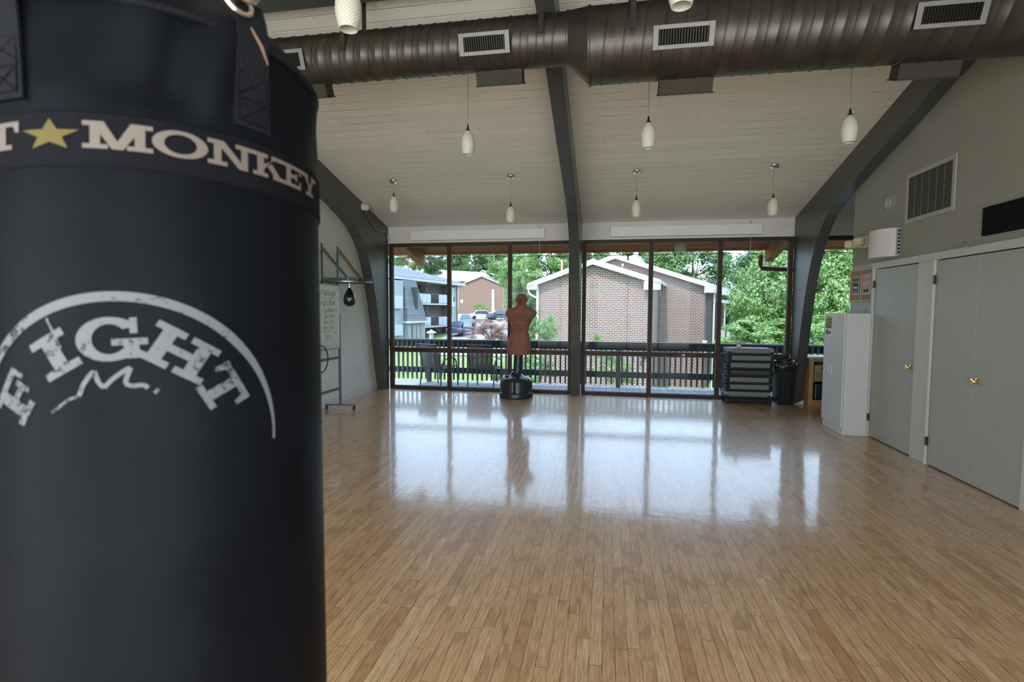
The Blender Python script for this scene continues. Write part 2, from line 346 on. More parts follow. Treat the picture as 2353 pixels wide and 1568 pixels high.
def grass_mat():
    m = NT('mown_lawn'); x, y, z, v = m.xyz()
    n = m.noise(v, 0.35, 3); n2 = m.noise(v, 9.0, 3)
    f = m.math('ADD', m.math('MULTIPLY', n, 0.5), m.math('MULTIPLY', n2, 0.5))
    m.set(Base_Color=m.ramp(f, [(0.35, (0.12, 0.172, 0.05)), (0.65, (0.215, 0.285, 0.105))]), Roughness=0.9)
    m.b.inputs['Specular IOR Level'].default_value = 0.1; return m.m
M['grass'] = grass_mat()
def sling_mat():
    m = NT('brown_mesh_sling'); x, y, z, v = m.xyz()
    d = m.n('ShaderNodeBsdfDiffuse'); d.inputs['Color'].default_value = (0.13, 0.108, 0.10, 1)
    t = m.n('ShaderNodeBsdfTransparent'); mx = m.n('ShaderNodeMixShader'); mx.inputs[0].default_value = 0.24
    m.l(d.outputs[0], mx.inputs[1]); m.l(t.outputs[0], mx.inputs[2]); m.l(mx.outputs[0], m.o.inputs['Surface']); return m.m
M['sling'] = sling_mat()
def grille_mat():
    m = NT('fine_louvre_grille'); x, y, z, v = m.xyz()
    s = m.math('SINE', m.math('MULTIPLY', z, 2*PI/0.0125))
    m.set(Base_Color=m.ramp(m.math('MULTIPLY_ADD', s, 0.5, 0.5), [(0.35, (0.010, 0.009, 0.008)), (0.75, (0.085, 0.078, 0.065))]), Roughness=0.5); return m.m
M['louvre'] = grille_mat()
M['grilleframe'] = mat('grey_cream_grille_frame', (0.40, 0.39, 0.34), 0.55, var=0.03)

# ------------------------------------------------------------------ helpers: geometry
def wloc(o):
    v = Vector((0, 0, 0))
    while o is not None: v += o.location; o = o.parent
    return v
class MB:
    def __init__(s): s.v = []; s.f = []
    def add(s, vs, fs):
        b = len(s.v); s.v += [tuple(p) for p in vs]; s.f += [tuple(i+b for i in f) for f in fs]; return s
    def box(s, x0, x1, y0, y1, z0, z1):
        return s.add([(x0, y0, z0), (x1, y0, z0), (x1, y1, z0), (x0, y1, z0), (x0, y0, z1), (x1, y0, z1), (x1, y1, z1), (x0, y1, z1)],
                     [(0, 3, 2, 1), (4, 5, 6, 7), (0, 1, 5, 4), (1, 2, 6, 5), (2, 3, 7, 6), (3, 0, 4, 7)])
    def obox(s, c, size, rot):
        b = MB().box(-size[0]/2, size[0]/2, -size[1]/2, size[1]/2, -size[2]/2, size[2]/2)
        return s.add([Vector(c)+rot @ Vector(p) for p in b.v], b.f)
    def bar(s, p0, p1, w, h, upv=(0, 0, 1)):
        p0, p1 = Vector(p0), Vector(p1); d = (p1-p0); L = d.length; d.normalize()
        a = d.cross(Vector(upv));
        if a.length < 1e-4: a = d.cross(Vector((0, 1, 0)))
        a.normalize(); b = a.cross(d)
        return s.obox((p0+p1)/2, (w, L, h), Matrix((a, d, b)).transposed())
    def tube(s, pts, r, n=10, cap=True, closed=False):
        pts = [Vector(p) for p in pts]; k = len(pts); rs = r if isinstance(r, (list, tuple)) else [r]*k
        rings = []; prev = None
        for i, p in enumerate(pts):
            if closed: d = pts[(i+1) % k]-pts[i-1]
            else: d = pts[min(i+1, k-1)]-pts[max(i-1, 0)]
            d.normalize()
            if prev is None:
                a = d.cross(Vector((0, 0, 1)));
                if a.length < 1e-3: a = d.cross(Vector((0, 1, 0)))
            else: a = prev-d*prev.dot(d)
            a.normalize(); prev = a; b = d.cross(a)
            rings.append([p+(a*math.cos(t)+b*math.sin(t))*rs[i] for t in [2*PI*j/n for j in range(n)]])
        vs = [q for rg in rings for q in rg]; fs = []
        m = k if closed else k-1
        for i in range(m):
            for j in range(n):
                i2 = (i+1) % k; fs.append((i*n+j, i*n+(j+1) % n, i2*n+(j+1) % n, i2*n+j))
        if cap and not closed: fs.append(tuple(range(n-1, -1, -1))); fs.append(tuple((k-1)*n+j for j in range(n)))
        return s.add(vs, fs)
    def lathe(s, prof, c=(0, 0, 0), n=32, cap=True, ax=2):
        vs = []; fs = []; c = Vector(c)
        for (r, z) in prof:
            for j in range(n):
                t = 2*PI*j/n; p = (r*math.cos(t), r*math.sin(t), z)
                if ax == 0: p = (p[2], p[0], p[1])
                elif ax == 1: p = (p[1], p[2], p[0])
                vs.append(c+Vector(p))
        k = len(prof)
        for i in range(k-1):
            for j in range(n): fs.append((i*n+j, i*n+(j+1) % n, (i+1)*n+(j+1) % n, (i+1)*n+j))
        if cap: fs.append(tuple(range(n-1, -1, -1))); fs.append(tuple((k-1)*n+j for j in range(n)))
        return s.add(vs, fs)
    def prism(s, poly, a, b, ax=0):
        def P(q, t): return {0: (t, q[0], q[1]), 1: (q[0], t, q[1]), 2: (q[0], q[1], t)}[ax]
        n = len(poly); vs = [P(q, a) for q in poly]+[P(q, b) for q in poly]
        fs = [tuple(range(n)), tuple(range(2*n-1, n-1, -1))]+[(i, i+n, (i+1) % n+n, (i+1) % n) for i in range(n)]
        return s.add(vs, fs)
    def xf(s, mtx): s.v = [tuple(mtx @ Vector(p)) for p in s.v]; return s
    def build(s, name, m, parent=None, smooth=False, bevel=0.0, org=None, seg=2):
        off = wloc(parent) if parent is not None else Vector((0, 0, 0))
        if parent is None:
            if org is None:
                xs, ys, zs = zip(*s.v); org = ((min(xs)+max(xs))/2, (min(ys)+max(ys))/2, min(zs))
            off = Vector(org)
        me = bpy.data.meshes.new(name); me.from_pydata([tuple(Vector(p)-off) for p in s.v], [], s.f)
        bm = bmesh.new(); bm.from_mesh(me); bmesh.ops.recalc_face_normals(bm, faces=bm.faces); bm.to_mesh(me); bm.free()
        me.materials.append(m if not isinstance(m, str) else M[m])
        if smooth: me.polygons.foreach_set('use_smooth', [True]*len(me.polygons))
        o = bpy.data.objects.new(name, me); COL.objects.link(o)
        if parent is not None: o.parent = parent
        else: o.location = off
        if bevel:
            b = o.modifiers.new('bevel', 'BEVEL'); b.width = bevel; b.segments = seg; b.limit_method = 'ANGLE'; b.angle_limit = R(40)
        elif smooth:
            try: me.set_sharp_from_angle(angle=R(42))
            except Exception: pass
        return o
def tag(o, label, cat=None, group=None, kind=None):
    if label: o['label'] = label
    if cat: o['category'] = cat
    if group: o['group'] = group
    if kind: o['kind'] = kind
    return o
def thing(name, label, cat, loc, group=None, kind=None):
    o = bpy.data.objects.new(name, None); COL.objects.link(o); o.location = loc; o.empty_display_size = 0.05
    return tag(o, label, cat, group, kind)
def struct(name, mb, m, **k):
    o = mb.build(name, m, **k); o['kind'] = 'structure'; return o
def copy_tree(o, parent=None):
    c = o.copy(); COL.objects.link(c)
    if parent is not None: c.parent = parent
    for ch in list(o.children): copy_tree(ch, c)
    return c
def text_mesh(s, size, shear=0.0):
    cu = bpy.data.curves.new('writing', 'FONT'); cu.body = s; cu.size = size; cu.shear = shear; cu.resolution_u = 2
    o = bpy.data.objects.new('writing', cu); COL.objects.link(o)
    dg = bpy.context.evaluated_depsgraph_get(); me = bpy.data.meshes.new_from_object(o.evaluated_get(dg))
    vs = [tuple(v.co) for v in me.vertices]; fs = [tuple(p.vertices) for p in me.polygons]
    bpy.data.objects.remove(o); bpy.data.curves.remove(cu); bpy.data.meshes.remove(me)
    return vs, fs

# ================================================================== THE ROOM
YW = 9.58; XL = -4.32; XR = 3.20; RIDGE_Y = 4.2; YB = -1.3; XA = 5.3
SL = 0.245
def ceil(y): return 3.07+SL*(9.62-y) if y >= RIDGE_Y else 3.07+SL*(9.62-RIDGE_Y)-SL*(RIDGE_Y-y)
ZR = ceil(RIDGE_Y)
struct('floor', MB().box(XL-0.1, XA+0.1, YB-0.1, YW+0.14, -0.12, 0.0), 'floor', org=(0, 0, 0))
th = 0.16
YE = 11.0; YEB = YB-1.5
struct('ceiling', MB().prism([(YW+0.14, ceil(YW+0.14)), (RIDGE_Y, ZR), (RIDGE_Y, ZR+th), (YW+0.14, ceil(YW+0.14)+th)], XL-0.2, XA+0.2), 'ceiling', org=(0, 0, 0))
struct('ceiling', MB().prism([(YB-0.1, ceil(YB-0.1)), (YB-0.1, ceil(YB-0.1)+th), (RIDGE_Y, ZR+th), (RIDGE_Y, ZR)], XL-0.2, XA+0.2), 'ceiling', org=(0, 0, 0))
struct('trim_1', MB().prism([(YE, ceil(YE)), (YW+0.14, ceil(YW+0.14)), (YW+0.14, ceil(YW+0.14)+th), (YE, ceil(YE)+th)], XL-0.9, XA+0.9), 'soffit', org=(0, 0, 0))
struct('trim_2', MB().prism([(YEB, ceil(YEB)), (YB-0.1, ceil(YB-0.1)), (YB-0.1, ceil(YB-0.1)+th), (YEB, ceil(YEB)+th)], XL-0.9, XA+0.9), 'soffit', org=(0, 0, 0))
struct('trim_3', MB().prism([(YE, ceil(YE)-0.02), (YE+0.04, ceil(YE)-0.03), (YE+0.04, ceil(YE)+th), (YE, ceil(YE)+th)], XL-0.9, XA+0.9), 'redwood', org=(0, 0, 0))
struct('trim_4', MB().box(XL-0.15, XA+0.15, 4.02, 4.40, ZR-0.235, ZR-0.05), 'arch', org=(0, 0, 0))   # ridge beam
# walls
gable = [(YB-0.1, -0.1), (YW+0.14, -0.1), (YW+0.14, ceil(YW+0.14)+0.05), (RIDGE_Y, ZR+0.05), (YB-0.1, ceil(YB-0.1)+0.05)]
struct('wall_left', MB().prism(gable, XL-0.14, XL), 'wall_lit', org=(0, 0, 0))
struct('wall_right', MB().prism([(YB-0.1, 2.12), (7.77, 2.12), (7.77, ceil(7.77)+0.05), (RIDGE_Y, ZR+0.05), (YB-0.1, ceil(YB-0.1)+0.05)], XR, XR+0.12), 'wall', org=(0, 0, 0))
wr2 = MB(); wr2.box(XR, XR+0.12, 7.14, 7.77, 0.0, 2.12); struct('wall_corner', wr2, 'plaster', org=(0, 0, 0))
struct('wall_alcove', MB().prism([(XR+0.12, 0), (XA, 0), (XA, 3.6), (XR+0.12, 3.6)], 7.65, 7.77, ax=1), 'wall', org=(0, 0, 0))
struct('wall_end', MB().box(XA, XA+0.12, 7.65, YW+0.14, -0.1, 3.6), 'wall', org=(0, 0, 0))
struct('wall_closet', MB().box(XR+0.65, XR+0.75, YB, 7.65, -0.05, 3.4), 'wall', org=(0, 0, 0))
# header over the window wall
hd = MB(); hd.box(XL, -0.54, YW, YW+0.12, 2.775, 3.09); hd.box(-0.54, XA, YW, YW+0.12, 2.775, 3.09)
struct('wall_front', hd, 'header', org=(0, 0, 0))
struct('baseboard_left', MB().box(XL, XL+0.015, YB, 9.40, 0.0, 0.10), 'baseboard', org=(0, 0, 0))

# window wall: frames, panes
def window_bay(name, x0, x1, mulls, y=YW, zt=2.775, rail=True):
    f = MB(); fw_ = 0.065; d0, d1 = y-0.005, y+0.095
    f.box(x0, x0+fw_, d0, d1, 0, zt); f.box(x1-fw_, x1, d0, d1, 0, zt)
    f.box(x0+fw_, x1-fw_, d0, d1, zt-0.065, zt); f.box(x0+fw_, x1-fw_, d0, d1, 0.0, 0.055)
    o = struct(name, f, 'brown', org=(0, 0, 0), bevel=0.004)
    xs = [x0+fw_]+[m for m in mulls]+[x1-fw_]
    for m in mulls: MB().box(m-0.033, m+0.033, d0, d1, 0.055, zt-0.065).build('mullion', 'brown', o, bevel=0.004)
    for i in range(len(xs)-1):
        a = xs[i]+(0.033 if i else 0); b = xs[i+1]-(0.033 if i < len(xs)-2 else 0)
        if rail:
            MB().box(a, b, d0+0.01, d1-0.01, 0.715, 0.79).build('transom', 'brown', o, bevel=0.003)
            MB().box(a, b, y+0.045, y+0.051, 0.79, zt-0.065).build('pane', 'glass', o)
            MB().box(a, b, y+0.045, y+0.051, 0.055, 0.715).build('pane', 'glass', o)
            s_ = MB()
            for (za, zb) in ((0.79, zt-0.065), (0.055, 0.715)):
                s_.box(a, a+0.008, y+0.028, y+0.044, za, zb); s_.box(b-0.008, b, y+0.028, y+0.044, za, zb)
                s_.box(a, b, y+0.028, y+0.044, zb-0.01, zb); s_.box(a, b, y+0.028, y+0.044, za, za+0.01)
            s_.build('glazing_bead', 'greysteel', o)
        else:
            MB().box(a, b, y+0.045, y+0.051, 0.055, zt-0.065).build('pane', 'glass', o)
    return o
window_bay('window_1', -4.125, -0.625, [-2.94, -1.775])
window_bay('window_2', -0.455, 3.045, [0.74, 1.89])
window_bay('window_3', 3.205, XA, [4.25])
window_bay('window_4', -4.2, -0.62, [-3.0, -1.8], y=YB-0.09, rail=False)
window_bay('window_5', -0.45, 3.1, [0.74, 1.9], y=YB-0.09, rail=False)
struct('wall_back', MB().box(XL, XR, YB-0.1, YB, 2.775, ceil(YB)), 'wall', org=(0, 0, 0))

# laminated arches
inner = [(9.42, 0.0), (9.30, 0.5), (9.20, 0.9), (9.12, 1.3), (9.03, 1.65), (8.92, 2.0), (8.80, 2.28), (8.66, 2.52), (8.48, 2.73), (8.26, 2.90), (8.0, 3.02),
         (7.7, 3.13), (7.3, 3.25), (6.9, 3.36), (6.4, 3.50), (5.8, 3.69), (5.2, 3.86), (4.7, 3.99), (4.2, 4.10)]
def arch(name, x0, x1):
    prof = [(YW-0.01, 0.0)]+inner
    full = prof+[(2*RIDGE_Y-a+0.06 if False else 2*RIDGE_Y-a, b) for a, b in reversed(inner[:-1])]+[(2*RIDGE_Y-(YW-0.01), 0.0)]
    outer = [(2*RIDGE_Y-(YW-0.01), ceil(YW)-0.0), (RIDGE_Y, ZR-0.003), (YW-0.01, ceil(YW-0.01)-0.003)]
    mb = MB(); n = len(full)
    # strip quads between the inner curve and the ceiling / leg line keep the mesh clean
    def outpt(a, b):
        if a >= 8.9: return (YW-0.01, b) if b < 3.0 else (YW-0.01, ceil(YW-0.01)-0.003)
        return None
    pts_i = inner; pts_o = []
    for k, (a, b) in enumerate(pts_i):
        if b < 2.6: pts_o.append((YW-0.01, b*1.15 if b < 2.6 else b))
        else:
            t = (b-2.6)/(4.10-2.6); yy = YW-0.01-(YW-0.01-RIDGE_Y)*((k-7.0)/(len(pts_i)-1-7.0)); pts_o.append((yy, ceil(yy)-0.003))
    # shoulder point exactly in the corner
    pts_o[8] = (YW-0.01, ceil(YW-0.01)-0.003)
    def strip(pi_, po):
        m = len(pi_); vs = []; fs = []
        for (x) in (x0, x1):
            vs += [(x, *p) for p in pi_]+[(x, *p) for p in po]
        for k in range(m-1):
            fs.append((k, k+1, m+k+1, m+k)); o2 = 2*m; fs.append((o2+k+1, o2+k, o2+m+k, o2+m+k+1))
            fs.append((k, o2+k, o2+k+1, k+1)); fs.append((m+k, m+k+1, o2+m+k+1, o2+m+k))
        fs.append((0, m, 3*m, 2*m)); fs.append((m-1, 2*m+m-1, 3*m+m-1, 2*m-1))
        return vs, fs
    for k in range(8, len(pts_i)):
        if k > 8:
            yy = YW-0.01-(YW-0.01-RIDGE_Y)*((k-8)/(len(pts_i)-9)); pts_o[k] = (yy, ceil(yy)-0.003)
    mb.add(*strip(pts_i, pts_o))
    mb2 = strip([(2*RIDGE_Y-a, b) for a, b in pts_i], [(2*RIDGE_Y-a, b) for a, b in pts_o]); mb.add(*mb2)
    return struct(name, mb, 'arch', org=(0, 0, 0))
arch('trim_5', -4.315, -4.135)
arch('trim_6', -0.625, -0.465)
arch('trim_7', 3.045, 3.195)
# header cases of rolled screens
for (x0, x1, lab, cordx) in ((-3.66, -1.13, 'long white boxed screen case above the left window bay', -1.23), (0.03, 2.53, 'long white boxed screen case above the right window bay', 2.35)):
    t = thing('screen_case', lab, 'screen case', ((x0+x1)/2, YW-0.03, 2.81), 'long white cases on the header')
    MB().prism([(YW-0.0, 2.81), (YW-0.055, 2.82), (YW-0.075, 2.99), (YW-0.0, 3.0)], x0, x1).build('case', 'casewhite', t, bevel=0.004)
    mb = MB(); mb.tube([(cordx, YW-0.02, 3.0), (cordx, YW-0.02, 3.04)], 0.008, 6); mb.build('hanger', 'steel', t)
    z1 = 0.75 if cordx < 0 else 2.45
    MB().tube([(cordx, YW-0.02, 2.81), (cordx+0.01, YW-0.02, (z1+2.8)/2), (cordx+0.0, YW-0.015, z1)], 0.003, 5).build('pull_cord', 'plastic_white', t)
    if cordx < 0: MB().tube([(cordx, YW-0.015, 0.93), (cordx, YW-0.015, 1.12)], 0.006, 6).build('cord_weight', 'plastic_white', t)

# floor registers along the glass
for k, (x0, x1) in enumerate(((-3.93, -2.96), (-2.88, -1.92), (-1.30, -0.82), (-0.25, 0.72), (0.84, 1.80))):
    t = thing('floor_register', ['long dark floor register below the leftmost window panel', 'long dark floor register below the second window panel, left of the dummy',
        'short dark floor register between the dummy base and the middle arch', 'long dark floor register just right of the middle arch', 'long dark floor register left of the step stack'][k], 'floor vent', ((x0+x1)/2, 9.50, 0), 'floor registers along the glass')
    f = MB(); f.box(x0, x1, 9.445, 9.455, 0, 0.006); f.box(x0, x1, 9.545, 9.555, 0, 0.006); f.box(x0, x0+0.012, 9.445, 9.555, 0, 0.006); f.box(x1-0.012, x1, 9.445, 9.555, 0, 0.006)
    f.build('rim', 'navy', t)
    g = MB(); g.box(x0+0.012, x1-0.012, 9.455, 9.545, 0.0005, 0.0015)
    g.build('well', 'dark', t)
    l = MB()
    for j in range(5): l.box(x0+0.012, x1-0.012, 9.462+j*0.018, 9.468+j*0.018, 0.0015, 0.005)
    l.build('louvre', 'blacksteel', t)

# ------------------------------------------------------------------ right wall: closet front
XC = 3.17
cf = MB()   # fixed framing (posts, header board)
cf.box(XC, XR+0.03, 7.09, 7.16, 0, 2.12); cf.box(XC, XR+0.03, YB, 7.09, 2.045, 2.12)
cf.box(XC, XR+0.03, 5.885, 6.18, 0, 2.0445)
cf.box(XC, XR+0.03, 4.56, 4.655, 0, 2.0445)
struct('trim_8', cf, 'white', org=(0, 0, 0), bevel=0.004)
struct('trim_9', MB().box(XC-0.012, XC, 5.885, 5.93, 0.0, 2.045).box(XC-0.012, XC, 7.09, 7.125, 0, 2.07), 'white', org=(0, 0, 0), bevel=0.003)
def hinge(par, y, z):
    h = MB(); h.box(XC-0.008, XC, y-0.022, y+0.022, z-0.045, z+0.045); h.tube([(XC-0.012, y, z-0.045), (XC-0.012, y, z+0.045)], 0.007, 8)
    h.build('hinge', 'bronze', par)
def knob(par, y, z):
    k = MB(); k.lathe([(0.026, 0.0), (0.026, -0.008), (0.012, -0.012), (0.012, -0.018), (0.024, -0.023), (0.028, -0.033), (0.024, -0.043), (0.011, -0.047)], (XC+0.008, y, z), 20, ax=0)
    k.build('door_knob', 'brass', par, smooth=True)
d1 = struct('door_1', MB().box(XC+0.006, XC+0.04, 6.185, 7.085, 0.012, 2.035), 'door', org=(0, 0, 0), bevel=0.003)
knob(d1, 6.25, 0.94)
for z in (1.86, 0.24): hinge(d1, 7.09, z)
d2 = struct('door_2', MB().box(XC+0.006, XC+0.04, 5.268, 5.875, 0.012, 2.035), 'door', org=(0, 0, 0), bevel=0.003)
for z in (1.85, 0.24): hinge(d2, 5.885, z)
d3 = struct('door_3', MB().box(XC+0.006, XC+0.04, 4.66, 5.262, 0.012, 2.035), 'door', org=(0, 0, 0), bevel=0.003)
knob(d3, 5.215, 0.93)
d4 = struct('door_4', MB().box(XC+0.006, XC+0.04, 3.75, 4.55, 0.012, 2.035), 'door', org=(0, 0, 0), bevel=0.003)
struct('door_5', MB().box(XC+0.006, XC+0.04, YB+0.02, 3.74, 0.012, 2.035), 'door', org=(0, 0, 0), bevel=0.003)
sc1 = MB(); sc1.tube([(XC+0.004, 5.0, 0.62), (XC+0.004, 4.93, 0.60)], 0.0022, 4)
sc1.build('scuff_mark', 'grey_print', d3)
sc2 = MB(); sc2.tube([(XC+0.004, 6.06, 0.72), (XC+0.004, 5.98, 0.70)], 0.0022, 4)
# hook on top of the closet frame
hk = MB(); hk.tube([(3.19, 5.35, 2.125), (3.16, 5.37, 2.11), (3.13, 5.38, 2.12), (3.12, 5.39, 2.15), (3.13, 5.41, 2.165), (3.15, 5.42, 2.15)], 0.005, 8)
tag(hk.build('metal_hook', 'steel', smooth=True), 'small bent metal hook on the ledge above the double closet doors', 'hook')

# return grille on the wall
g = thing('return_air_grille', 'large dark louvred return air grille in white frame high on right wall', 'vent', (XR, 6.1, 2.53))
def wall_frame(mb, y0, y1, z0, z1, w, x, d): mb.box(x-d, x, y0, y0+w, z0, z1); mb.box(x-d, x, y1-w, y1, z0, z1); mb.box(x-d, x, y0+w, y1-w, z0, z0+w); mb.box(x-d, x, y0+w, y1-w, z1-w, z1); return mb
wall_frame(MB(), 5.69, 6.53, 2.49, 3.02, 0.045, XR, 0.012).build('frame', 'grilleframe', g, bevel=0.002)
MB().box(XR-0.006, XR-0.001, 5.735, 6.485, 2.535, 2.975).build('louvre_panel', 'louvre', g)
dv = MB()
for j in range(1, 6): dv.box(XR-0.0075, XR-0.005, 5.735+0.125*j-0.0022, 5.735+0.125*j+0.0022, 2.535, 2.975)
dv.build('divider', 'register', g)
# round ceiling-style speaker
s = thing('round_speaker', 'small round flush speaker with ringed grille on right wall near the arch', 'speaker', (XR, 6.9, 2.79))
MB().lathe([(0.135, 0), (0.135, -0.006), (0.085, -0.010), (0.085, -0.004), (0.075, -0.004)], (XR, 6.9, 2.79), 36, ax=0).build('flange', 'wall', s, smooth=True)
rg = MB()
for r_ in (0.068, 0.056, 0.044, 0.032, 0.02): rg.tube([(XR-0.006, 6.9+r_*math.cos(t), 2.79+r_*math.sin(t)) for t in [2*PI*j/28 for j in range(28)]], 0.0035, 5, closed=True)
rg.build('ring_grille', 'white', s)
MB().lathe([(0.074, -0.0045), (0.0, -0.0045)], (XR, 6.9, 2.79), 28, ax=0, cap=False).build('cone', 'grey_print', s)
# black panel
b = thing('wall_display', 'wide black glass panel on right wall above the double doors', 'screen', (XR, 4.7, 2.19))
MB().box(XR-0.035, XR, 4.2, 5.25, 2.19, 2.43).build('casing', 'dark', b, bevel=0.004)
MB().box(XR-0.037, XR-0.035, 4.215, 5.235, 2.205, 2.415).build('glass_front', 'dark', b)
# white wall speaker / unit
s = thing('wall_heater_unit', 'white curved boxy unit mounted on right wall above the single closet door', 'wall unit', (3.17, 6.75, 2.13))
prof = []
for j in range(9):
    t = j/8; prof.append((6.62+0.5*t, 3.165-0.15*math.sin(PI*(0.06+0.94*t))**0.6))
mb = MB(); poly = [(x_, y_) for (y_, x_) in prof]+[(3.19, 7.12), (3.19, 6.62)]
mb.prism(poly, 2.155, 2.47, ax=2); mb.build('housing', 'plastic_white', s, smooth=True)
MB().box(3.16, 3.198, 6.605, 6.618, 2.16, 2.47).build('back_plate', 'grey_print', s)
for j in range(7): MB().box(3.172, 3.190, 6.60, 6.606, 2.185+j*0.04, 2.205+j*0.04).build('side_slot', 'dark', s)
MB().box(3.062, 3.075, 7.02, 7.04, 2.175, 2.195).build('logo_plate', 'black', s)
# emergency light
e = thing('emergency_light', 'cream twin-head emergency light on right wall beside the arch', 'emergency light', (XR, 7.42, 2.32))
MB().box(3.16, XR, 7.33, 7.48, 2.33, 2.48).build('back_plate', 'plastic_cream', e, bevel=0.006)
MB().box(3.09, 3.16, 7.40, 7.56, 2.345, 2.455).build('battery_case', 'plastic_cream', e, bevel=0.012)
for (yy, xx, zz) in ((7.585, 3.085, 2.40), (7.37, 3.10, 2.41)):
    l = MB(); rot = Matrix.Rotation(R(20), 3, 'Z')
    l.obox((xx, yy, zz), (0.09, 0.11, 0.10), rot); l.build('lamp_head', 'plastic_cream', e, bevel=0.022, seg=3)
# cork board and posters
c = thing('cork_board', 'wood framed cork notice board on wall end above the white cabinet', 'notice board', (XR, 7.46, 1.66))
MB().box(XR-0.012, XR-0.002, 7.18, 7.75, 1.67, 2.06).build('cork_panel', 'cork', c)
wall_frame(MB(), 7.165, 7.765, 1.655, 2.075, 0.022, XR, 0.022).box(XR-0.02, XR-0.012, 7.44, 7.47, 1.67, 2.06).build('frame', 'wood', c, bevel=0.002)
def poster(name, label, y0, y1, z0, z1, x, border, bars, parent_cat='poster'):
    p = thing(name, label, parent_cat, (x, (y0+y1)/2, z0))
    MB().box(x-0.0015, x, y0, y1, z0, z1).build('sheet', border, p)
    for q_, (a, b_, c_, d_, m_) in enumerate(bars):   # fractions of the sheet
        MB().box(x-0.0022-0.0004*q_, x-0.0016, y1-(y1-y0)*b_, y1-(y1-y0)*a, z0+(z1-z0)*c_, z0+(z1-z0)*d_).build('printed_area', m_, p)
    return p
poster('poster', 'black and yellow printed poster pinned left on the cork board', 7.52, 7.71, 1.75, 1.985, XR-0.014, 'white_paper',
       [(0.06, 0.94, 0.04, 0.96, 'ink'), (0.2, 0.85, 0.86, 0.92, 'grey_print'), (0.2, 0.9, 0.72, 0.75, 'yellow'), (0.15, 0.9, 0.66, 0.69, 'yellow'), (0.2, 0.8, 0.34, 0.44, 'white_paper'), (0.2, 0.8, 0.12, 0.26, 'blue_print'), (0.25, 0.8, 0.06, 0.09, 'white_paper')])
poster('poster', 'red and grey printed poster pinned right on the cork board', 7.22, 7.42, 1.75, 1.995, XR-0.014, 'white_paper',
       [(0.06, 0.94, 0.04, 0.96, 'grey_print'), (0.08, 0.92, 0.76, 0.95, 'red_print'), (0.2, 0.85, 0.88, 0.92, 'white_paper'), (0.3, 0.8, 0.80, 0.84, 'white_paper'), (0.15, 0.85, 0.55, 0.58, 'white_paper'), (0.15, 0.85, 0.48, 0.50, 'white_paper'), (0.2, 0.7, 0.30, 0.42, 'orange_print'), (0.15, 0.8, 0.1, 0.25, 'ink')])

# ------------------------------------------------------------------ white cabinet
c = thing('storage_cabinet', 'tall white two-door storage cabinet beside the closet, flyers on its door', 'cabinet', (3.01, 7.39, 0))
MB().box(2.885, 3.155, 7.09, 7.69, 0.0, 1.51).build('body', 'cabinet', c, bevel=0.003)
for (a, b_) in ((7.09, 7.388), (7.392, 7.69)):
    d = MB().box(2.862, 2.882, a, b_, 0.10, 1.51).build('door', 'cabinet', c, bevel=0.003)
    yy = 7.36 if a < 7.2 else 7.42; s_ = -1 if a < 7.2 else 1
    MB().tube([(2.861, yy, 0.84), (2.838, yy+s_*0.012, 0.825), (2.832, yy+s_*0.022, 0.78), (2.838, yy+s_*0.012, 0.735), (2.861, yy, 0.72)], 0.006, 8).build('handle', 'plastic_white', d, smooth=True)
for zz in (1.34, 1.27, 0.30, 0.24):
    MB().box(2.866, 2.886, 7.085, 7.092, zz, zz+0.02).build('hinge', 'cabinet', c)
rnd = random.Random(4); mk = MB()
for j in range(9): yy = 7.088; mk.box(3.06+rnd.uniform(-.05, .06), 3.066+rnd.uniform(-.05, .06), yy, yy+0.001, 0, 0) if False else mk.obox((3.09+rnd.gauss(0, .025), 7.0885, 1.14+rnd.gauss(0, .03)), (0.004, 0.002, 0.007), Matrix.Identity(3))
mk.build('paint_chips', 'ink', c)['kind'] = 'stuff'
poster('flyer', 'black flyer with yellow rows stuck at top of the white cabinet door', 7.46, 7.65, 1.31, 1.47, 2.861, 'yellow',
       [(0.04, 0.96, 0.02, 0.86, 'ink')]+[(0.12, 0.85, z_, z_+0.06, 'yellow') for z_ in (0.76, 0.60, 0.44, 0.28)]+[(0.12, 0.85, 0.12, 0.16, 'grey_print'), (0.2, 0.8, 0.90, 0.96, 'grey_print')], 'flyer')
poster('flyer', 'black and white photo flyer below the yellow one on the cabinet door', 7.47, 7.645, 1.215, 1.30, 2.861, 'white_paper',
       [(0.08, 0.40, 0.15, 0.85, 'ink'), (0.42, 0.6, 0.3, 0.95, 'cardboard'), (0.66, 0.92, 0.25, 0.7, 'ink'), (0.2, 0.9, 0.05, 0.12, 'grey_print')], 'flyer')

# ------------------------------------------------------------------ wooden shelf unit behind the cabinet
s = thing('shelf_unit', 'honey wood open shelf unit with white top behind the white cabinet', 'shelf', (3.75, 9.35, 0))
MB().box(3.225, 3.29, 9.20, 9.54, 0, 0.77).build('side_panel', 'wood', s, bevel=0.003); MB().box(4.15, 4.21, 9.20, 9.54, 0, 0.77).build('side_panel', 'wood', s, bevel=0.003)
MB().box(3.29, 4.15, 9.22, 9.54, 0.395, 0.415).build('shelf_board', 'wood', s)
MB().box(3.29, 4.15, 9.22, 9.54, 0.0, 0.09).build('plinth', 'wood', s)
MB().box(3.29, 4.15, 9.20, 9.23, 0.72, 0.77).build('top_rail', 'wood', s)
MB().box(3.19, 4.24, 9.16, 9.56, 0.77, 0.80).build('worktop', 'white', s, bevel=0.004)
MB().box(3.29, 4.15, 9.53, 9.54, 0.09, 0.72).build('back_panel', 'oldwood', s)
bx = thing('cardboard_box', 'brown printed cardboard box on the upper shelf of the wooden unit', 'box', (3.5, 9.35, 0.415))
MB().box(3.31, 3.75, 9.225, 9.5, 0.416, 0.66).build('carton', 'cardboard', bx, bevel=0.002)
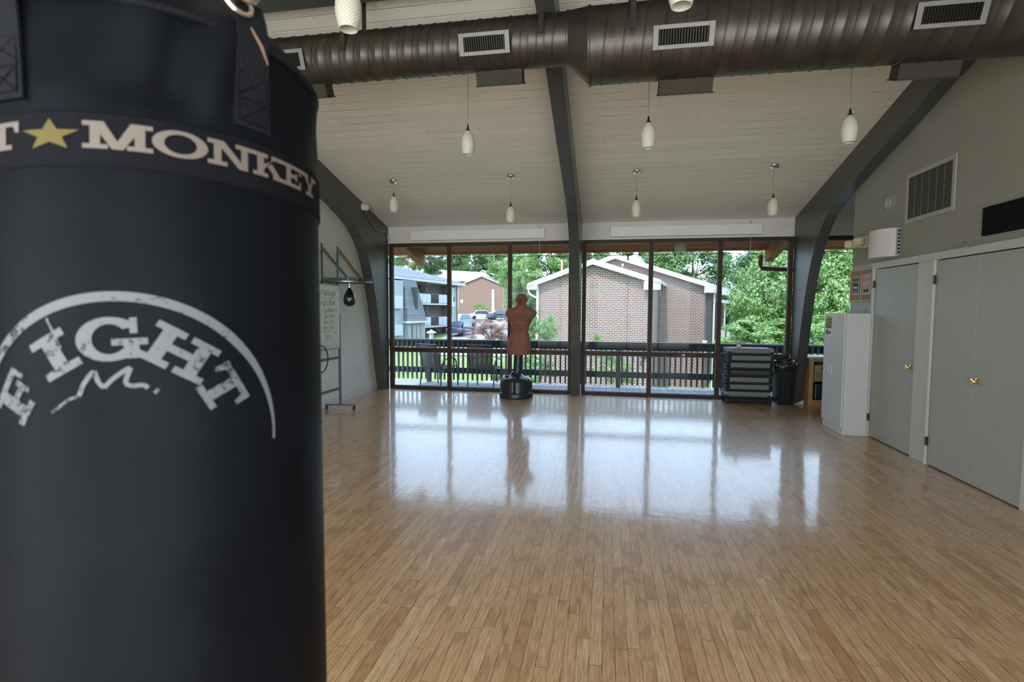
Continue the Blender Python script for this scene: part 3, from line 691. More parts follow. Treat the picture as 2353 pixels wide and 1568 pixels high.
tx = MB(); rnd = random.Random(2)
for j in range(6):
    x_ = 3.34
    while x_ < 3.5:
        w_ = rnd.uniform(0.01, 0.03); tx.box(x_, x_+w_, 9.2235, 9.2245, 0.455+j*0.016, 0.461+j*0.016); x_ += w_+0.006
tx.build('printed_text', 'ink', bx)
MB().lathe([(0.03, -0.001), (0.03, 0.0)], (3.44, 9.2245, 0.61), 16, ax=1).build('printed_logo', 'ink', bx)
MB().box(3.33, 4.05, 9.24, 9.5, 0.091, 0.36).build('storage_tote', 'navy', None, bevel=0.02)
tag(bpy.data.objects['storage_tote'], 'dark navy storage tote on the bottom shelf of the wooden unit', 'storage box')
MB().box(3.30, 3.31, 9.20, 9.215, 0.0, 0.012).box(3.50, 3.51, 9.19, 9.2, 0, 0.01)

# ------------------------------------------------------------------ trash bin
b = thing('trash_bin', 'tall black plastic trash bin beside the step stack under the arch', 'trash can', (2.90, 9.36, 0))
def tapered(mb, cx, cy_, w0, d0_, w1, d1_, z0, z1):
    vs = [(cx-w0, cy_-d0_, z0), (cx+w0, cy_-d0_, z0), (cx+w0, cy_+d0_, z0), (cx-w0, cy_+d0_, z0), (cx-w1, cy_-d1_, z1), (cx+w1, cy_-d1_, z1), (cx+w1, cy_+d1_, z1), (cx-w1, cy_+d1_, z1)]
    return mb.add(vs, [(0, 3, 2, 1), (4, 5, 6, 7), (0, 1, 5, 4), (1, 2, 6, 5), (2, 3, 7, 6), (3, 0, 4, 7)])
tapered(MB(), 2.885, 9.36, 0.115, 0.155, 0.145, 0.185, 0.0, 0.68).build('body', 'black', b, bevel=0.018, seg=3)
rb = MB()
for xx in (2.80, 2.97): tapered(rb, xx, 9.185, 0.008, 0.02, 0.008, 0.012, 0.03, 0.55)
rb.build('rib', 'black', b)
MB().box(2.735, 2.738, 9.30, 9.42, 0.50, 0.56).build('recycling_label', 'greysteel', b)
# liner: crumpled skirt folded over the rim
ln = MB(); rnd = random.Random(8); nn = 72; rows = 9; vs = []; fs = []
for i in range(rows):
    t = i/(rows-1)
    for j in range(nn):
        a = 2*PI*j/nn; ca, sa = math.cos(a), math.sin(a)
        sx = 0.150*math.copysign(abs(ca)**0.45, ca); sy = 0.19*math.copysign(abs(sa)**0.45, sa)
        wv = 0.5*math.sin(9*a+3*t)+0.35*math.sin(17*a-5*t)+rnd.uniform(-0.5, 0.5)
        if t < 0.3: k = 0.88+0.4*t; z = 0.64+0.10*t/0.3+0.012*wv*t
        else:
            q = (t-0.3)/0.7; k = 1.02+0.14*math.sin(PI*min(1, q*0.9))+0.045*wv; z = 0.745-0.19*q+0.018*wv
        vs.append((2.885+sx*k, 9.36+sy*k, z))
for i in range(rows-1):
    for j in range(nn): fs.append((i*nn+j, i*nn+(j+1) % nn, (i+1)*nn+(j+1) % nn, (i+1)*nn+j))
ln.add(vs, fs); tag(ln.build('bin_liner', 'bagfilm', b), 'shiny black crumpled plastic liner')
# crumpled white paper by the arch foot
pp = MB(); pp.add([(3.02, 9.22, 0.001), (3.16, 9.23, 0.001), (3.20, 9.30, 0.07), (3.12, 9.33, 0.03), (3.05, 9.30, 0.01)], [(0, 1, 3, 4), (1, 2, 3)])
pp.add([(3.02, 9.22, 0.004), (3.16, 9.23, 0.004), (3.20, 9.30, 0.074), (3.12, 9.33, 0.034), (3.05, 9.30, 0.014)], [(0, 1, 3, 4), (1, 2, 3)])
tag(pp.build('paper_scrap', 'white_paper'), 'crumpled white paper scrap on floor at the foot of the right arch', 'paper')

# ------------------------------------------------------------------ stack of exercise steps
names = ['bottom', 'second from the bottom', 'third from the bottom', 'middle', 'third from the top', 'second from the top', 'top']
SX0, SX1, SY0, SY1, SH = 1.95, 2.67, 9.15, 9.50, 0.1195
for k in range(7):
    z0 = 0.085+k*SH
    dark = (k == 3)
    t = thing('exercise_step', '%s exercise step %s, %s of the stack' % ('dark charcoal' if dark else 'grey', 'with violet corners' if k in (0, 6) else ('with black end blocks' if not dark else 'darker than the others'), names[k]), 'exercise step', ((SX0+SX1)/2, (SY0+SY1)/2, z0), 'stacked exercise steps')
    ox = 0.012*(k-3)/3+(0.006 if k % 2 else -0.004)
    x0, x1 = SX0+ox, SX1+ox
    MB().box(x0+0.055, x1-0.05, SY0+0.005, SY1-0.005, z0+0.035, z0+0.116).build('platform', 'stepdark' if dark else 'stepgrey', t, bevel=0.012, seg=3)
    MB().box(x0+0.03, x1-0.03, SY0+0.02, SY1-0.02, z0+0.004, z0+0.036).build('base', 'black', t, bevel=0.004)
    cm = 'violet' if k in (0, 6) else 'black'
    for (a0, a1) in ((x0, x0+0.065), (x1-0.06, x1)):
        for (b0, b1) in ((SY0, SY0+0.09), (SY1-0.09, SY1)):
            cb = MB(); cb.box(a0, a1, b0, b1, z0+0.055, z0+0.112); cb.build('corner_cap', cm, t, bevel=0.014, seg=3)
            MB().box(a0+0.004, a1-0.004, b0+0.004, b1-0.004, z0+0.001, z0+0.055).build('foot_block', 'black', t, bevel=0.008)
    for (xa) in (x0-0.004, x1-0.002):
        for j in range(3): MB().box(xa, xa+0.006, SY0+0.095, SY1-0.095, z0+0.02+j*0.034, z0+0.036+j*0.034).build('end_rib', 'steel', t)
t = thing('step_riser', 'black riser block under the whole stack of steps', 'riser', ((SX0+SX1)/2, 9.32, 0))
MB().box(SX0+0.06, SX1-0.05, SY0+0.03, SY1-0.03, 0.02, 0.084).build('block', 'black', t, bevel=0.006)
for a0 in (SX0+0.0, SX1-0.08):
    for b0 in (SY0+0.0, SY1-0.08): MB().box(a0, a0+0.075, b0, b0+0.075, 0.0, 0.084).build('foot', 'black', t, bevel=0.01)
# hand sanitiser on top
zt = 0.085+6*SH+0.1165; px_, py_ = 2.17, 9.33
b = thing('pump_bottle', 'clear pump bottle with green label standing on top of the step stack', 'bottle', (px_, py_, zt))
MB().lathe([(0.001, 0), (0.033, 0), (0.034, 0.01), (0.034, 0.075), (0.025, 0.092), (0.012, 0.10), (0.011, 0.108)], (px_, py_, zt), 24).build('bottle_body', mat('clear_green_gel', (0.45, 0.55, 0.48), 0.12, var=0.03, spec=0.7), b, smooth=True)
MB().lathe([(0.0347, 0.015), (0.0347, 0.055)], (px_, py_, zt), 24, cap=False).build('label_wrap', 'white_paper', b, smooth=True)
MB().lathe([(0.0345, 0.055), (0.0345, 0.073)], (px_, py_, zt), 24, cap=False).build('green_stripe', mat('green_print', (0.08, 0.30, 0.10), 0.5), b, smooth=True)
MB().lathe([(0.013, 0.104), (0.013, 0.122), (0.005, 0.124), (0.005, 0.142), (0.011, 0.143), (0.011, 0.15)], (px_, py_, zt), 14).tube([(px_, py_, zt+0.147), (px_+0.02, py_-0.02, zt+0.146), (px_+0.024, py_-0.024, zt+0.138)], 0.004, 6).build('pump', 'plastic_white', b, smooth=True)

# ------------------------------------------------------------------ sparring dummy
d = thing('sparring_dummy', 'terracotta armless torso sparring dummy on blue-black base before the window', 'training dummy', (-1.56, 9.10, 0))
DX, DY = -1.56, 9.10
def lean(z): return DX+0.050*z
rowsz = [(.742, .150, .085), (.745, .186, .112), (.77, .198, .120), (.82, .205, .124), (.90, .205, .125), (.97, .196, .120), (1.03, .182, .112), (1.09, .165, .104), (1.15, .154, .100), (1.20, .156, .104), (1.25, .166, .112), (1.30, .182, .120), (1.34, .200, .124), (1.37, .219, .124), (1.395, .240, .118), (1.42, .258, .108), (1.445, .270, .098), (1.47, .276, .092), (1.495, .270, .090), (1.515, .252, .088), (1.53, .226, .085), (1.545, .190, .080), (1.56, .160, .078), (1.575, .128, .075), (1.59, .103, .074), (1.603, .086, .074), (1.615, .079, .076),
         (1.625, .076, .084), (1.635, .077, .090), (1.65, .082, .095), (1.665, .088, .099), (1.68, .091, .101), (1.695, .094, .102), (1.71, .096, .103), (1.725, .097, .103), (1.74, .096, .102), (1.755, .093, .099), (1.77, .086, .092), (1.785, .071, .080), (1.797, .055, .063), (1.806, .034, .040), (1.811, .012, .014)]
# refine rows
zz_ = [r_[0] for r_ in rowsz]; zs = []
for i in range(len(zz_)-1):
    st = max(1, int(round((zz_[i+1]-zz_[i])/(0.0045 if zz_[i] > 1.6 else 0.009)))); zs += [zz_[i]+(zz_[i+1]-zz_[i])*j/st for j in range(st)]
zs.append(zz_[-1]); hws = np.interp(zs, zz_, [r_[1] for r_ in rowsz]); hds = np.interp(zs, zz_, [r_[2] for r_ in rowsz])
def gs(x, z, x0, z0, sx, sz): return math.exp(-((x-x0)/sx)**2-((z-z0)/sz)**2)
n = 144; vs = []; fs = []
for i, z in enumerate(zs):
    for j in range(n):
        a = 2*PI*j/n; ca, sa = math.cos(a), math.sin(a)
        ex = 1.0 if z > 1.6 else 0.86
        x = hws[i]*math.copysign(abs(ca)**ex, ca); y = hds[i]*math.copysign(abs(sa)**ex, sa)
        f = 0.0; front = max(0.0, -sa)
        if front > 0:
            if z > 1.60:
                ax_ = abs(x)
                f += 0.013*gs(x, z, 0, 1.675, 0.012, 0.012)+0.009*gs(x, z, 0, 1.695, 0.009, 0.022)     # nose
                f += 0.009*gs(ax_, z, 0.030, 1.722, 0.026, 0.006)                                          # brow
                f -= 0.016*gs(ax_, z, 0.032, 1.703, 0.017, 0.009)                                          # eye sockets
                f += 0.005*gs(ax_, z, 0.032, 1.703, 0.008, 0.004)                                          # eyeballs
                f += 0.006*gs(ax_, z, 0.048, 1.68, 0.016, 0.014)                                           # cheekbones
                f += 0.007*gs(x, z, 0, 1.655, 0.020, 0.004)+0.006*gs(x, z, 0, 1.645, 0.018, 0.0035)-0.009*gs(x, z, 0, 1.650, 0.024, 0.003)
                f += 0.009*gs(x, z, 0, 1.630, 0.018, 0.009)                                                # chin
                f -= 0.004*gs(ax_, z, 0.028, 1.662, 0.006, 0.014)
            else:
                ax_ = abs(x)
                f += 0.020*gs(ax_, z, 0.085, 1.385, 0.060, 0.048)                                          # pectorals
                f -= 0.010*gs(x, z, 0, 1.39, 0.012, 0.06)
                f -= 0.008*gs(ax_, z, 0.085, 1.325, 0.06, 0.010)
                for q in (1.27, 1.215, 1.16): f += 0.010*gs(ax_, z, 0.032, q, 0.024, 0.022)
                for q in (1.243, 1.188, 1.130): f -= 0.006*gs(x, z, 0, q, 0.06, 0.006)
                f -= 0.004*gs(x, z, 0, 1.20, 0.010, 0.10)
                f -= 0.008*gs(x, z, 0, 1.095, 0.008, 0.008)                                                # navel
                f -= 0.006*gs(ax_, z, 0.11-(1.02-z)*-0.5 if z < 1.02 else 0.11, z, 0.012, 1) * (1 if 0.86 < z < 1.02 else 0)
                f += 0.008*gs(ax_, z, 0.05, 1.53, 0.05, 0.010)                                             # collarbones
                f -= 0.008*gs(x, z, 0, 1.525, 0.014, 0.012)
        else:
            f += 0.0
        # ears
        if 1.675 < z < 1.735 and abs(ca) > 0.93 and abs(sa) < 0.3: x += math.copysign(0.017*math.sin(PI*(z-1.675)/0.06), x)
        vs.append((lean(z)+x, DY+y-f*(2.1 if z > 1.6 else 1.6)*min(1, front*1.6), z))
m_ = len(zs)
for i in range(m_-1):
    for j in range(n): fs.append((i*n+j, i*n+(j+1) % n, (i+1)*n+(j+1) % n, (i+1)*n+j))
fs.append(tuple(range(n-1, -1, -1))); fs.append(tuple((m_-1)*n+j for j in range(n)))
tag(MB().add(vs, fs).build('torso', 'rust', d, smooth=True), 'terracotta torso with head and face')
MB().tube([(lean(0.38), DY, 0.38), (lean(0.76), DY, 0.76)], 0.080, 28).build('column', 'navy', d, smooth=True)
lg = MB()
pts = [(-0.035, 0.70), (-0.012, 0.66), (-0.05, 0.62), (-0.02, 0.60)]
def colpt(u, z, r_=0.0815): return (lean(z)+r_*math.sin(u), DY-r_*math.cos(u), z)
lg.tube([colpt(-0.5, 0.71), colpt(-0.25, 0.66), colpt(-0.75, 0.61), colpt(-0.6, 0.60)], 0.003, 5)
lg.tube([colpt(0.15, 0.70), colpt(0.35, 0.685), colpt(0.15, 0.66), colpt(0.4, 0.665)], 0.003, 5)
lg.tube([colpt(0.0, 0.62), colpt(0.35, 0.56), colpt(0.25, 0.55)], 0.003, 5)
lg.build('column_emblem', 'dark', d)
bs = MB(); prof = [(0.001, 0.0), (0.285, 0.0), (0.298, 0.012), (0.300, 0.045), (0.298, 0.075), (0.288, 0.09), (0.284, 0.10), (0.286, 0.20), (0.284, 0.27), (0.272, 0.31), (0.245, 0.335), (0.20, 0.352), (0.14, 0.37), (0.105, 0.395), (0.094, 0.42), (0.090, 0.44), (0.001, 0.44)]
n = 120; vs = []; fs = []
for (r_, z) in prof:
    for j in range(n):
        a = 2*PI*j/n; g_ = 0.0
        if 0.095 < z < 0.38:
            for q in range(6):
                da = abs((a-(q*PI/3+PI/2+0.05)+PI) % (2*PI)-PI); g_ = max(g_, math.exp(-(da/0.045)**2))
            r2 = r_-0.020*g_
        else: r2 = r_
        vs.append((DX+r2*math.cos(a), DY+r2*math.sin(a), z))
k = len(prof)
for i in range(k-1):
    for j in range(n): fs.append((i*n+j, i*n+(j+1) % n, (i+1)*n+(j+1) % n, (i+1)*n+j))
bs.add(vs, fs); bs.build('base', 'navy', d, smooth=True)
MB().lathe([(0.035, 0.0), (0.035, 0.02), (0.028, 0.026), (0.001, 0.026)], (DX-0.15, DY-0.10, 0.355), 18).build('filler_cap', 'black', d, smooth=True)

# ------------------------------------------------------------------ left side: whiteboard, speed bag, camera
w = thing('whiteboard_stand', 'white dry-erase board on grey wheeled stand against the left wall', 'whiteboard', (-3.97, 6.5, 0))
for yy in (5.55, 7.355):
    p = MB(); p.box(-3.985, -3.955, yy-0.015, yy+0.015, 0.07, 1.45); p.build('post', 'greysteel', w, bevel=0.003)
    ft = MB(); ft.bar((-4.20, yy-0.03, 0.075), (-3.74, yy+0.02, 0.075), 0.03, 0.02); ft.build('foot_bar', 'greysteel', w)
    for (xx, y2) in ((-4.18, yy-0.03), (-3.76, yy+0.02)):
        c_ = MB(); c_.lathe([(0.024, -0.012), (0.027, -0.006), (0.027, 0.006), (0.024, 0.012)], (xx, y2, 0.027), 16, ax=0); c_.box(xx-0.016, xx+0.016, y2-0.008, y2+0.012, 0.03, 0.066)
        c_.build('castor', 'rubber', w)
for zz in (0.80, 0.33): MB().box(-3.98, -3.96, 5.56, 7.35, zz-0.018, zz+0.018).build('cross_rail', 'greysteel', w)
MB().box(-3.99, -3.965, 5.57, 7.325, 0.96, 1.87).build('writing_surface', 'board', w)
fr = MB(); fr.box(-3.996, -3.955, 7.322, 7.342, 0.95, 1.885); fr.box(-3.996, -3.955, 5.55, 5.57, 0.95, 1.885); fr.box(-3.996, -3.955, 5.55, 7.342, 1.868, 1.888); fr.box(-3.996, -3.925, 5.55, 7.342, 0.94, 0.962)
fr.build('frame', 'steel', w, bevel=0.002)
hw = random.Random(6)
def write(par, s_, size, y, z, m_, shear=0.35):   # on plane x = -3.964 facing +x; the line ends at y
    out = MB(); cur = 0.0
    for ch in s_:
        if ch == ' ': cur += size*0.22; continue
        vs, fs = text_mesh(ch, size*hw.uniform(0.9, 1.15), shear)
        x0_ = min(v[0] for v in vs); x1_ = max(v[0] for v in vs); ca = math.cos(hw.uniform(-.12, .12)); sa = hw.uniform(-.10, .10); dz = hw.uniform(-.06, .06)*size
        out.add([(-3.9638, cur+(v[0]-x0_)*0.72*ca, z+v[1]*1.1+(v[0]-x0_)*sa+dz) for v in vs], fs); cur += (x1_-x0_)*0.72+size*0.035
    out.v = [(p[0], p[1]+y-cur, p[2]) for p in out.v]
    out.build('handwriting', m_, par)
write(w, 'a Challenge?', 0.115, 7.27, 1.72, 'blue_ink')
write(w, 'June @ 1:30pm', 0.095, 7.22, 1.585, 'blue_ink')
for j, (a_, b_) in enumerate((('1pm |', 'Room  21s'), ('2pm |', 'Knox'), ('3pm |', 'Kim'))):
    write(w, a_, 0.075, 7.06, 1.485-j*0.085, 'blue_ink'); write(w, b_, 0.075, 7.30 if j == 0 else 7.20, 1.485-j*0.085, 'red_ink')
write(w, '4pm | Sofie', 0.075, 7.18, 1.235, 'blue_ink')
write(w, 'Tally', 0.095, 7.12, 1.09, 'blue_ink')
sq = MB()
for zz, y0, y1 in ((1.69, 6.6, 7.22), (1.205, 6.7, 7.1)):
    sq.tube([(-3.9635, y0+(y1-y0)*j/24, zz+0.008*math.sin(j*1.6)) for j in range(25)], 0.0025, 4)
sq.tube([(-3.9635, 7.2, 1.175), (-3.9635, 7.30, 1.178)], 0.004, 4)
sq.build('marker_underline', 'red_ink', w)
rg = MB(); rg.tube([(-3.90, 6.70+0.19*math.cos(t), 0.83+0.19*math.sin(t)) for t in [2*PI*j/40 for j in range(40)]], 0.008, 8, closed=True)
tag(rg.build('rubber_ring', 'black', smooth=True), 'thin black ring hanging at the whiteboard tray, mostly behind the punching bag', 'ring')

s = thing('speed_bag_platform', 'wall-mounted speed bag platform with grey and brown braces on left wall', 'bag platform', (XL, 7.71, 1.93))
for yy in (7.47, 7.95):
    MB().box(XL, XL+0.02, yy-0.02, yy+0.02, 1.88, 2.53).build('wall_rail', 'blacksteel', s)
    MB().box(XL+0.02, -3.72, yy-0.018, yy+0.018, 1.955, 2.005).build('arm', 'greysteel', s)
MB().bar((XL+0.01, 7.47, 2.47), (-3.90, 7.47, 2.01), 0.03, 0.045, (0, 1, 0)).build('brace', 'greysteel', s)
tag(MB().bar((XL+0.01, 7.95, 2.50), (-3.90, 7.95, 2.0), 0.035, 0.05, (0, 1, 0)).build('brace', 'oldwood', s), 'brown wooden brace')
MB().lathe([(0.345, 0.0), (0.35, 0.005), (0.35, 0.018), (0.345, 0.022)], (-3.98, 7.71, 1.932), 48).build('drum_board', 'blacksteel', s, smooth=True)
MB().lathe([(0.351, 0.003), (0.354, 0.003), (0.354, 0.02), (0.351, 0.02)], (-3.98, 7.71, 1.932), 48, cap=False).build('edge_band', 'steel', s, smooth=True)
MB().lathe([(0.03, -0.012), (0.03, 0.0)], (-3.98, 7.71, 1.932), 16).build('swivel_plate', 'steel', s)
MB().lathe([(0.014, 0.0), (0.014, 0.006)], (-3.87, 7.45, 1.985), 10, ax=1).build('bolt', 'chrome', s)
b = thing('speed_bag', 'black teardrop speed bag hanging from the wall platform', 'speed bag', (-3.98, 7.71, 1.57))
MB().lathe([(0.001, 0.0), (0.03, 0.002), (0.06, 0.015), (0.084, 0.045), (0.094, 0.085), (0.092, 0.13), (0.078, 0.18), (0.055, 0.23), (0.034, 0.265), (0.018, 0.285), (0.008, 0.292)], (-3.98, 7.71, 1.57), 36).build('bladder', mat('glossy_black_leather', (0.012, 0.012, 0.012), 0.18, spec=0.7), b, smooth=True)
MB().tube([(-3.98, 7.71, 1.86), (-3.98, 7.71, 1.925)], 0.008, 8).lathe([(0.016, 0), (0.016, 0.02)], (-3.98, 7.71, 1.885), 10).build('swivel', 'chrome', b)
lo_ = MB()
def bagpt(th_, z, r_): return (-3.98+r_*math.cos(th_), 7.71+r_*math.sin(th_), z)
tf = R(-62)
for q in (-0.28, 0.0, 0.28): lo_.tube([bagpt(tf+q+0.13*math.cos(t), 1.69+0.014*math.sin(t), 0.0945) for t in [2*PI*j/14 for j in range(14)]], 0.0028, 5, closed=True)
for q in (-0.2, 0, 0.2): lo_.tube([bagpt(tf+q-0.05, 1.668, 0.0945), bagpt(tf+q+0.05, 1.668, 0.0945)], 0.0022, 4)
lo_.build('emblem', 'white_paper', b)
for j in range(4):
    t_ = tf+0.9+j*PI/2; MB().tube([bagpt(t_, 1.58+z_, r_+0.001) for z_, r_ in ((0.02, .068), (0.075, .0945), (0.12, .0925), (0.17, .079), (0.22, .056), (0.255, .036))], 0.0022, 5).build('seam', 'grey_print', b)
# raised panel on the left wall and an outlet
struct('trim_10', MB().box(XL, XL+0.012, 6.4, 8.05, 1.95, 2.83), 'wall_lit', org=(0, 0, 0), bevel=0.002)
o = thing('wall_outlet', 'white wall outlet plate low on the left wall', 'outlet', (XL, 8.55, 0.44))
MB().box(XL, XL+0.008, 8.515, 8.59, 0.445, 0.57).build('plate', 'plastic_white', o, bevel=0.003)
MB().box(XL+0.008, XL+0.010, 8.535, 8.57, 0.515, 0.545).box(XL+0.008, XL+0.010, 8.535, 8.57, 0.465, 0.495).build('socket', 'grey_print', o)
c = thing('security_camera', 'white dome security camera on the left arch near the ceiling', 'security camera', (-4.13, 8.52, 3.2))
MB().lathe([(0.062, 0.0), (0.064, 0.02), (0.056, 0.045)], (-4.134, 8.52, 3.265), 24, ax=0).build('mount', 'plastic_white', c, smooth=True)
MB().lathe([(0.052, 0.04), (0.056, 0.07), (0.045, 0.10), (0.022, 0.115), (0.001, 0.118)], (-4.134, 8.52, 3.255), 24, ax=0).build('ball', 'plastic_white', c, smooth=True)
for (dy, dz) in ((-0.02, -0.02), (0.0, -0.035), (0.022, -0.03)): MB().lathe([(0.010, 0.0), (0.010, 0.012)], (-4.045, 8.51+dy, 3.255+dz), 10, ax=0).build('lens', 'black', c)
cb = MB(); cb.tube([(-4.125, 8.55, 3.22), (-4.122, 8.70, 3.10), (-4.122, 8.85, 3.02), (-4.122, 9.05, 2.95), (-4.122, 9.22, 2.955), (-4.122, 9.42, 2.975), (-4.122, 9.52, 2.94), (-4.12, 9.55, 2.84), (-4.115, 9.56, 2.78)], 0.010, 8)
cb.build('conduit', 'steel', c, smooth=True)

# ------------------------------------------------------------------ pendants
def pendant(x, y, zbot, label, grp):
    t = thing('pendant_lamp', label, 'pendant lamp', (x, y, zbot), grp)
    L = 0.285; zc = ceil(y)
    pr = [(0.050, 0.0), (0.058, 0.025), (0.066, 0.058), (0.071, 0.095), (0.0705, 0.13), (0.064, 0.165), (0.052, 0.195), (0.037, 0.22), (0.022, 0.238)]
    pin = [(0.018, 0.236), (0.033, 0.218), (0.048, 0.193), (0.060, 0.163), (0.0665, 0.13), (0.067, 0.095), (0.062, 0.058), (0.054, 0.025), (0.047, 0.001)]
    MB().lathe(pr+pin+[pr[0]], (x, y, zbot), 32, cap=False).build('shade', 'shade', t, smooth=True)
    MB().lathe([(0.026, 0.230), (0.021, 0.245), (0.011, 0.262), (0.009, 0.295), (0.004, 0.30)], (x, y, zbot), 18).build('cap', 'bronze', t, smooth=True)
    MB().tube([(x, y, zbot+0.295), (x, y, zc-0.03)], 0.0035, 6).build('cord', 'grey_print', t)
    nrm = Matrix.Rotation(math.atan(SL)*(1 if y < RIDGE_Y else -1) if True else 0, 4, 'X')
    cp = MB().lathe([(0.062, 0.0), (0.064, -0.012), (0.058, -0.024), (0.03, -0.028), (0.008, -0.036)], (0, 0, 0), 28)
    cp.xf(Matrix.Translation((x, y, zc-0.001)) @ (Matrix.Rotation(-math.atan(SL), 4, 'X') if y >= RIDGE_Y else Matrix.Rotation(math.atan(SL), 4, 'X')))
    cp.build('canopy', 'chrome', t, smooth=True)
    MB().lathe([(0.02, 0.06), (0.026, 0.10), (0.02, 0.14), (0.012, 0.21)], (x, y, zbot), 14).build('bulb', 'plastic_white', t, smooth=True)
    return t
for (x, y, z, lab) in ((-3.28, 7.82, 3.03, 'short-cord pendant nearest the left arch, far row'), (-1.44, 7.82, 2.825, 'far-row pendant left of the middle arch, above the dummy side'),
                       (0.38, 7.82, 2.86, 'far-row pendant just right of the middle arch'), (2.20, 7.82, 2.835, 'far-row pendant nearest the right arch'),
                       (-1.435, 5.35, 3.12, 'pendant on long cord in second row, left of the middle arch'), (0.36, 5.35, 3.10, 'pendant on long cord in second row, right of the middle arch'),
                       (2.13, 5.35, 3.065, 'pendant on long cord in second row beside the right wall'),
                       (-1.43, 2.8, 3.075, 'large nearest pendant in front of the duct, cut by the top edge'), (0.335, 2.8, 3.035, 'pendant bottom just showing at the top edge over the duct')):
    pendant(x, y, z, 'cream netted glass '+lab, 'cream glass pendants')

# ------------------------------------------------------------------ spiral duct
DYc = 4.3
def duct_run(name, x0, x1, r_, zc, pitch_, par):
    ns = int((x1-x0)/pitch_); prof = []
    for i in range(ns):
        a = x0+i*pitch_
        prof += [(r_, a), (r_, a+pitch_*0.40), (r_+0.002, a+pitch_*0.44), (r_, a+pitch_*0.48), (r_, a+pitch_*0.90), (r_+0.0055, a+pitch_*0.93), (r_+0.0055, a+pitch_*0.97), (r_, a+pitch_)]
    prof.append((r_, x1)); mb = MB().lathe(prof, (0, DYc, zc), 64, ax=0)
    # slant the seams into a spiral
    mb.v = [(p[0]+pitch_*0.5*math.sin(math.atan2(p[2]-zc, p[1]-DYc))*0.5, p[1], p[2]) if x0+0.02 < p[0] < x1-0.02 else p for p in mb.v]
    return mb.build(name, 'duct', par, smooth=True)
t = thing('spiral_duct', 'dark spiral air duct crossing the room below the ridge', 'air duct', (0, DYc, 3.6))
duct_run('narrow_section', -4.30, -0.33, 0.19, 3.665, 0.125, t)
duct_run('wide_section', -0.175, 3.19, 0.275, 3.59, 0.14, t)
mb = MB(); n = 64
for (r_, z_, x_) in ((0.192, 3.665, -0.335), (0.277, 3.59, -0.170)): mb.v += [(x_, DYc+r_*math.cos(2*PI*j/n), z_+r_*math.sin(2*PI*j/n)) for j in range(n)]
mb.f += [(j, (j+1) % n, n+(j+1) % n, n+j) for j in range(n)]
mb.build('reducer', 'duct', t, smooth=True)
MB().lathe([(0.196, -0.345), (0.199, -0.34), (0.199, -0.33), (0.196, -0.325)], (0, DYc, 3.665), 48, ax=0).lathe([(0.281, -0.178), (0.284, -0.172), (0.284, -0.162), (0.281, -0.158)], (0, DYc, 3.59), 48, ax=0).build('collar', 'duct', t, smooth=True)
def hanger(x, r_, zc):
    h = MB(); ys = DYc-r_-0.008
    h.box(x-0.02, x+0.02, ys-0.003, ys, zc-0.03, ceil(DYc-r_)-0.005)
    h.build('hanger_strap', 'blacksteel', t); h = MB(); h.box(x-0.02, x+0.02, DYc+r_+0.008, DYc+r_+0.011, zc, ceil(DYc+r_)-0.01)
    h.build('hanger_strap', 'blacksteel', t)
hanger(-2.15, 0.19, 3.665); hanger(-0.53, 0.19, 3.665); hanger(0.15, 0.275, 3.59)
def register(x0, x1, r_, zc, side):
    ang = R(14)*side*-1 if side < 0 else R(14)
    # local frame: u along x, v up the face, w outward
    def place(mb):
        if side < 0: mt = Matrix.Translation((0, DYc, zc)) @ Matrix.Rotation(R(21), 4, 'X')
        else: mt = Matrix.Translation((0, DYc, zc)) @ Matrix.Rotation(R(180-66), 4, 'X')
        return mb.xf(mt)
    y1 = -(r_+(0.035 if side < 0 else 0.104)); h0, h1 = -0.078, 0.078
    lab = None
    rr = MB(); rr.box(x0, x1, -r_-0.020, -r_+0.06, h0+0.015, h1-0.015) if side < 0 else rr.box(x0, x1, -r_-0.095, -r_+0.08, h0+0.012, h1-0.012)
    boot = place(rr).build('register_boot', 'bootmetal', t)
    fr = MB(); w_ = 0.028; fr.box(x0+w_, x1-w_, y1, y1+0.008, h0, h0+w_); fr.box(x0+w_, x1-w_, y1, y1+0.008, h1-w_, h1); fr.box(x0-0.01, x0+w_, y1, y1+0.008, h0, h1); fr.box(x1-w_, x1+0.01, y1, y1+0.008, h0, h1)
    place(fr).build('register_frame', 'register' if side < 0 else 'bootmetal', t, bevel=0.002)
    bk = MB().box(x0+w_, x1-w_, y1+0.006, y1+0.012, h0+w_, h1-w_); place(bk).build('register_opening', 'dark', t)
    bl = MB(); nb = 18
    for j in range(nb): xx = x0+w_+(x1-x0-2*w_)*(j+0.5)/nb; bl.box(xx-0.0011, xx+0.0011, y1+0.001, y1+0.006, h0+w_, h1-w_)
    place(bl).build('register_blade', 'duct', t)
for (x0, x1, r_, zc) in ((-2.88, -2.50, 0.19, 3.665), (-1.16, -0.78, 0.19, 3.665), (0.30, 0.70, 0.275, 3.59), (1.98, 2.38, 0.275, 3.59)):
    register(x0, x1, r_, zc, -1); register(x0+0.07, x1+0.07, r_, zc, 1)

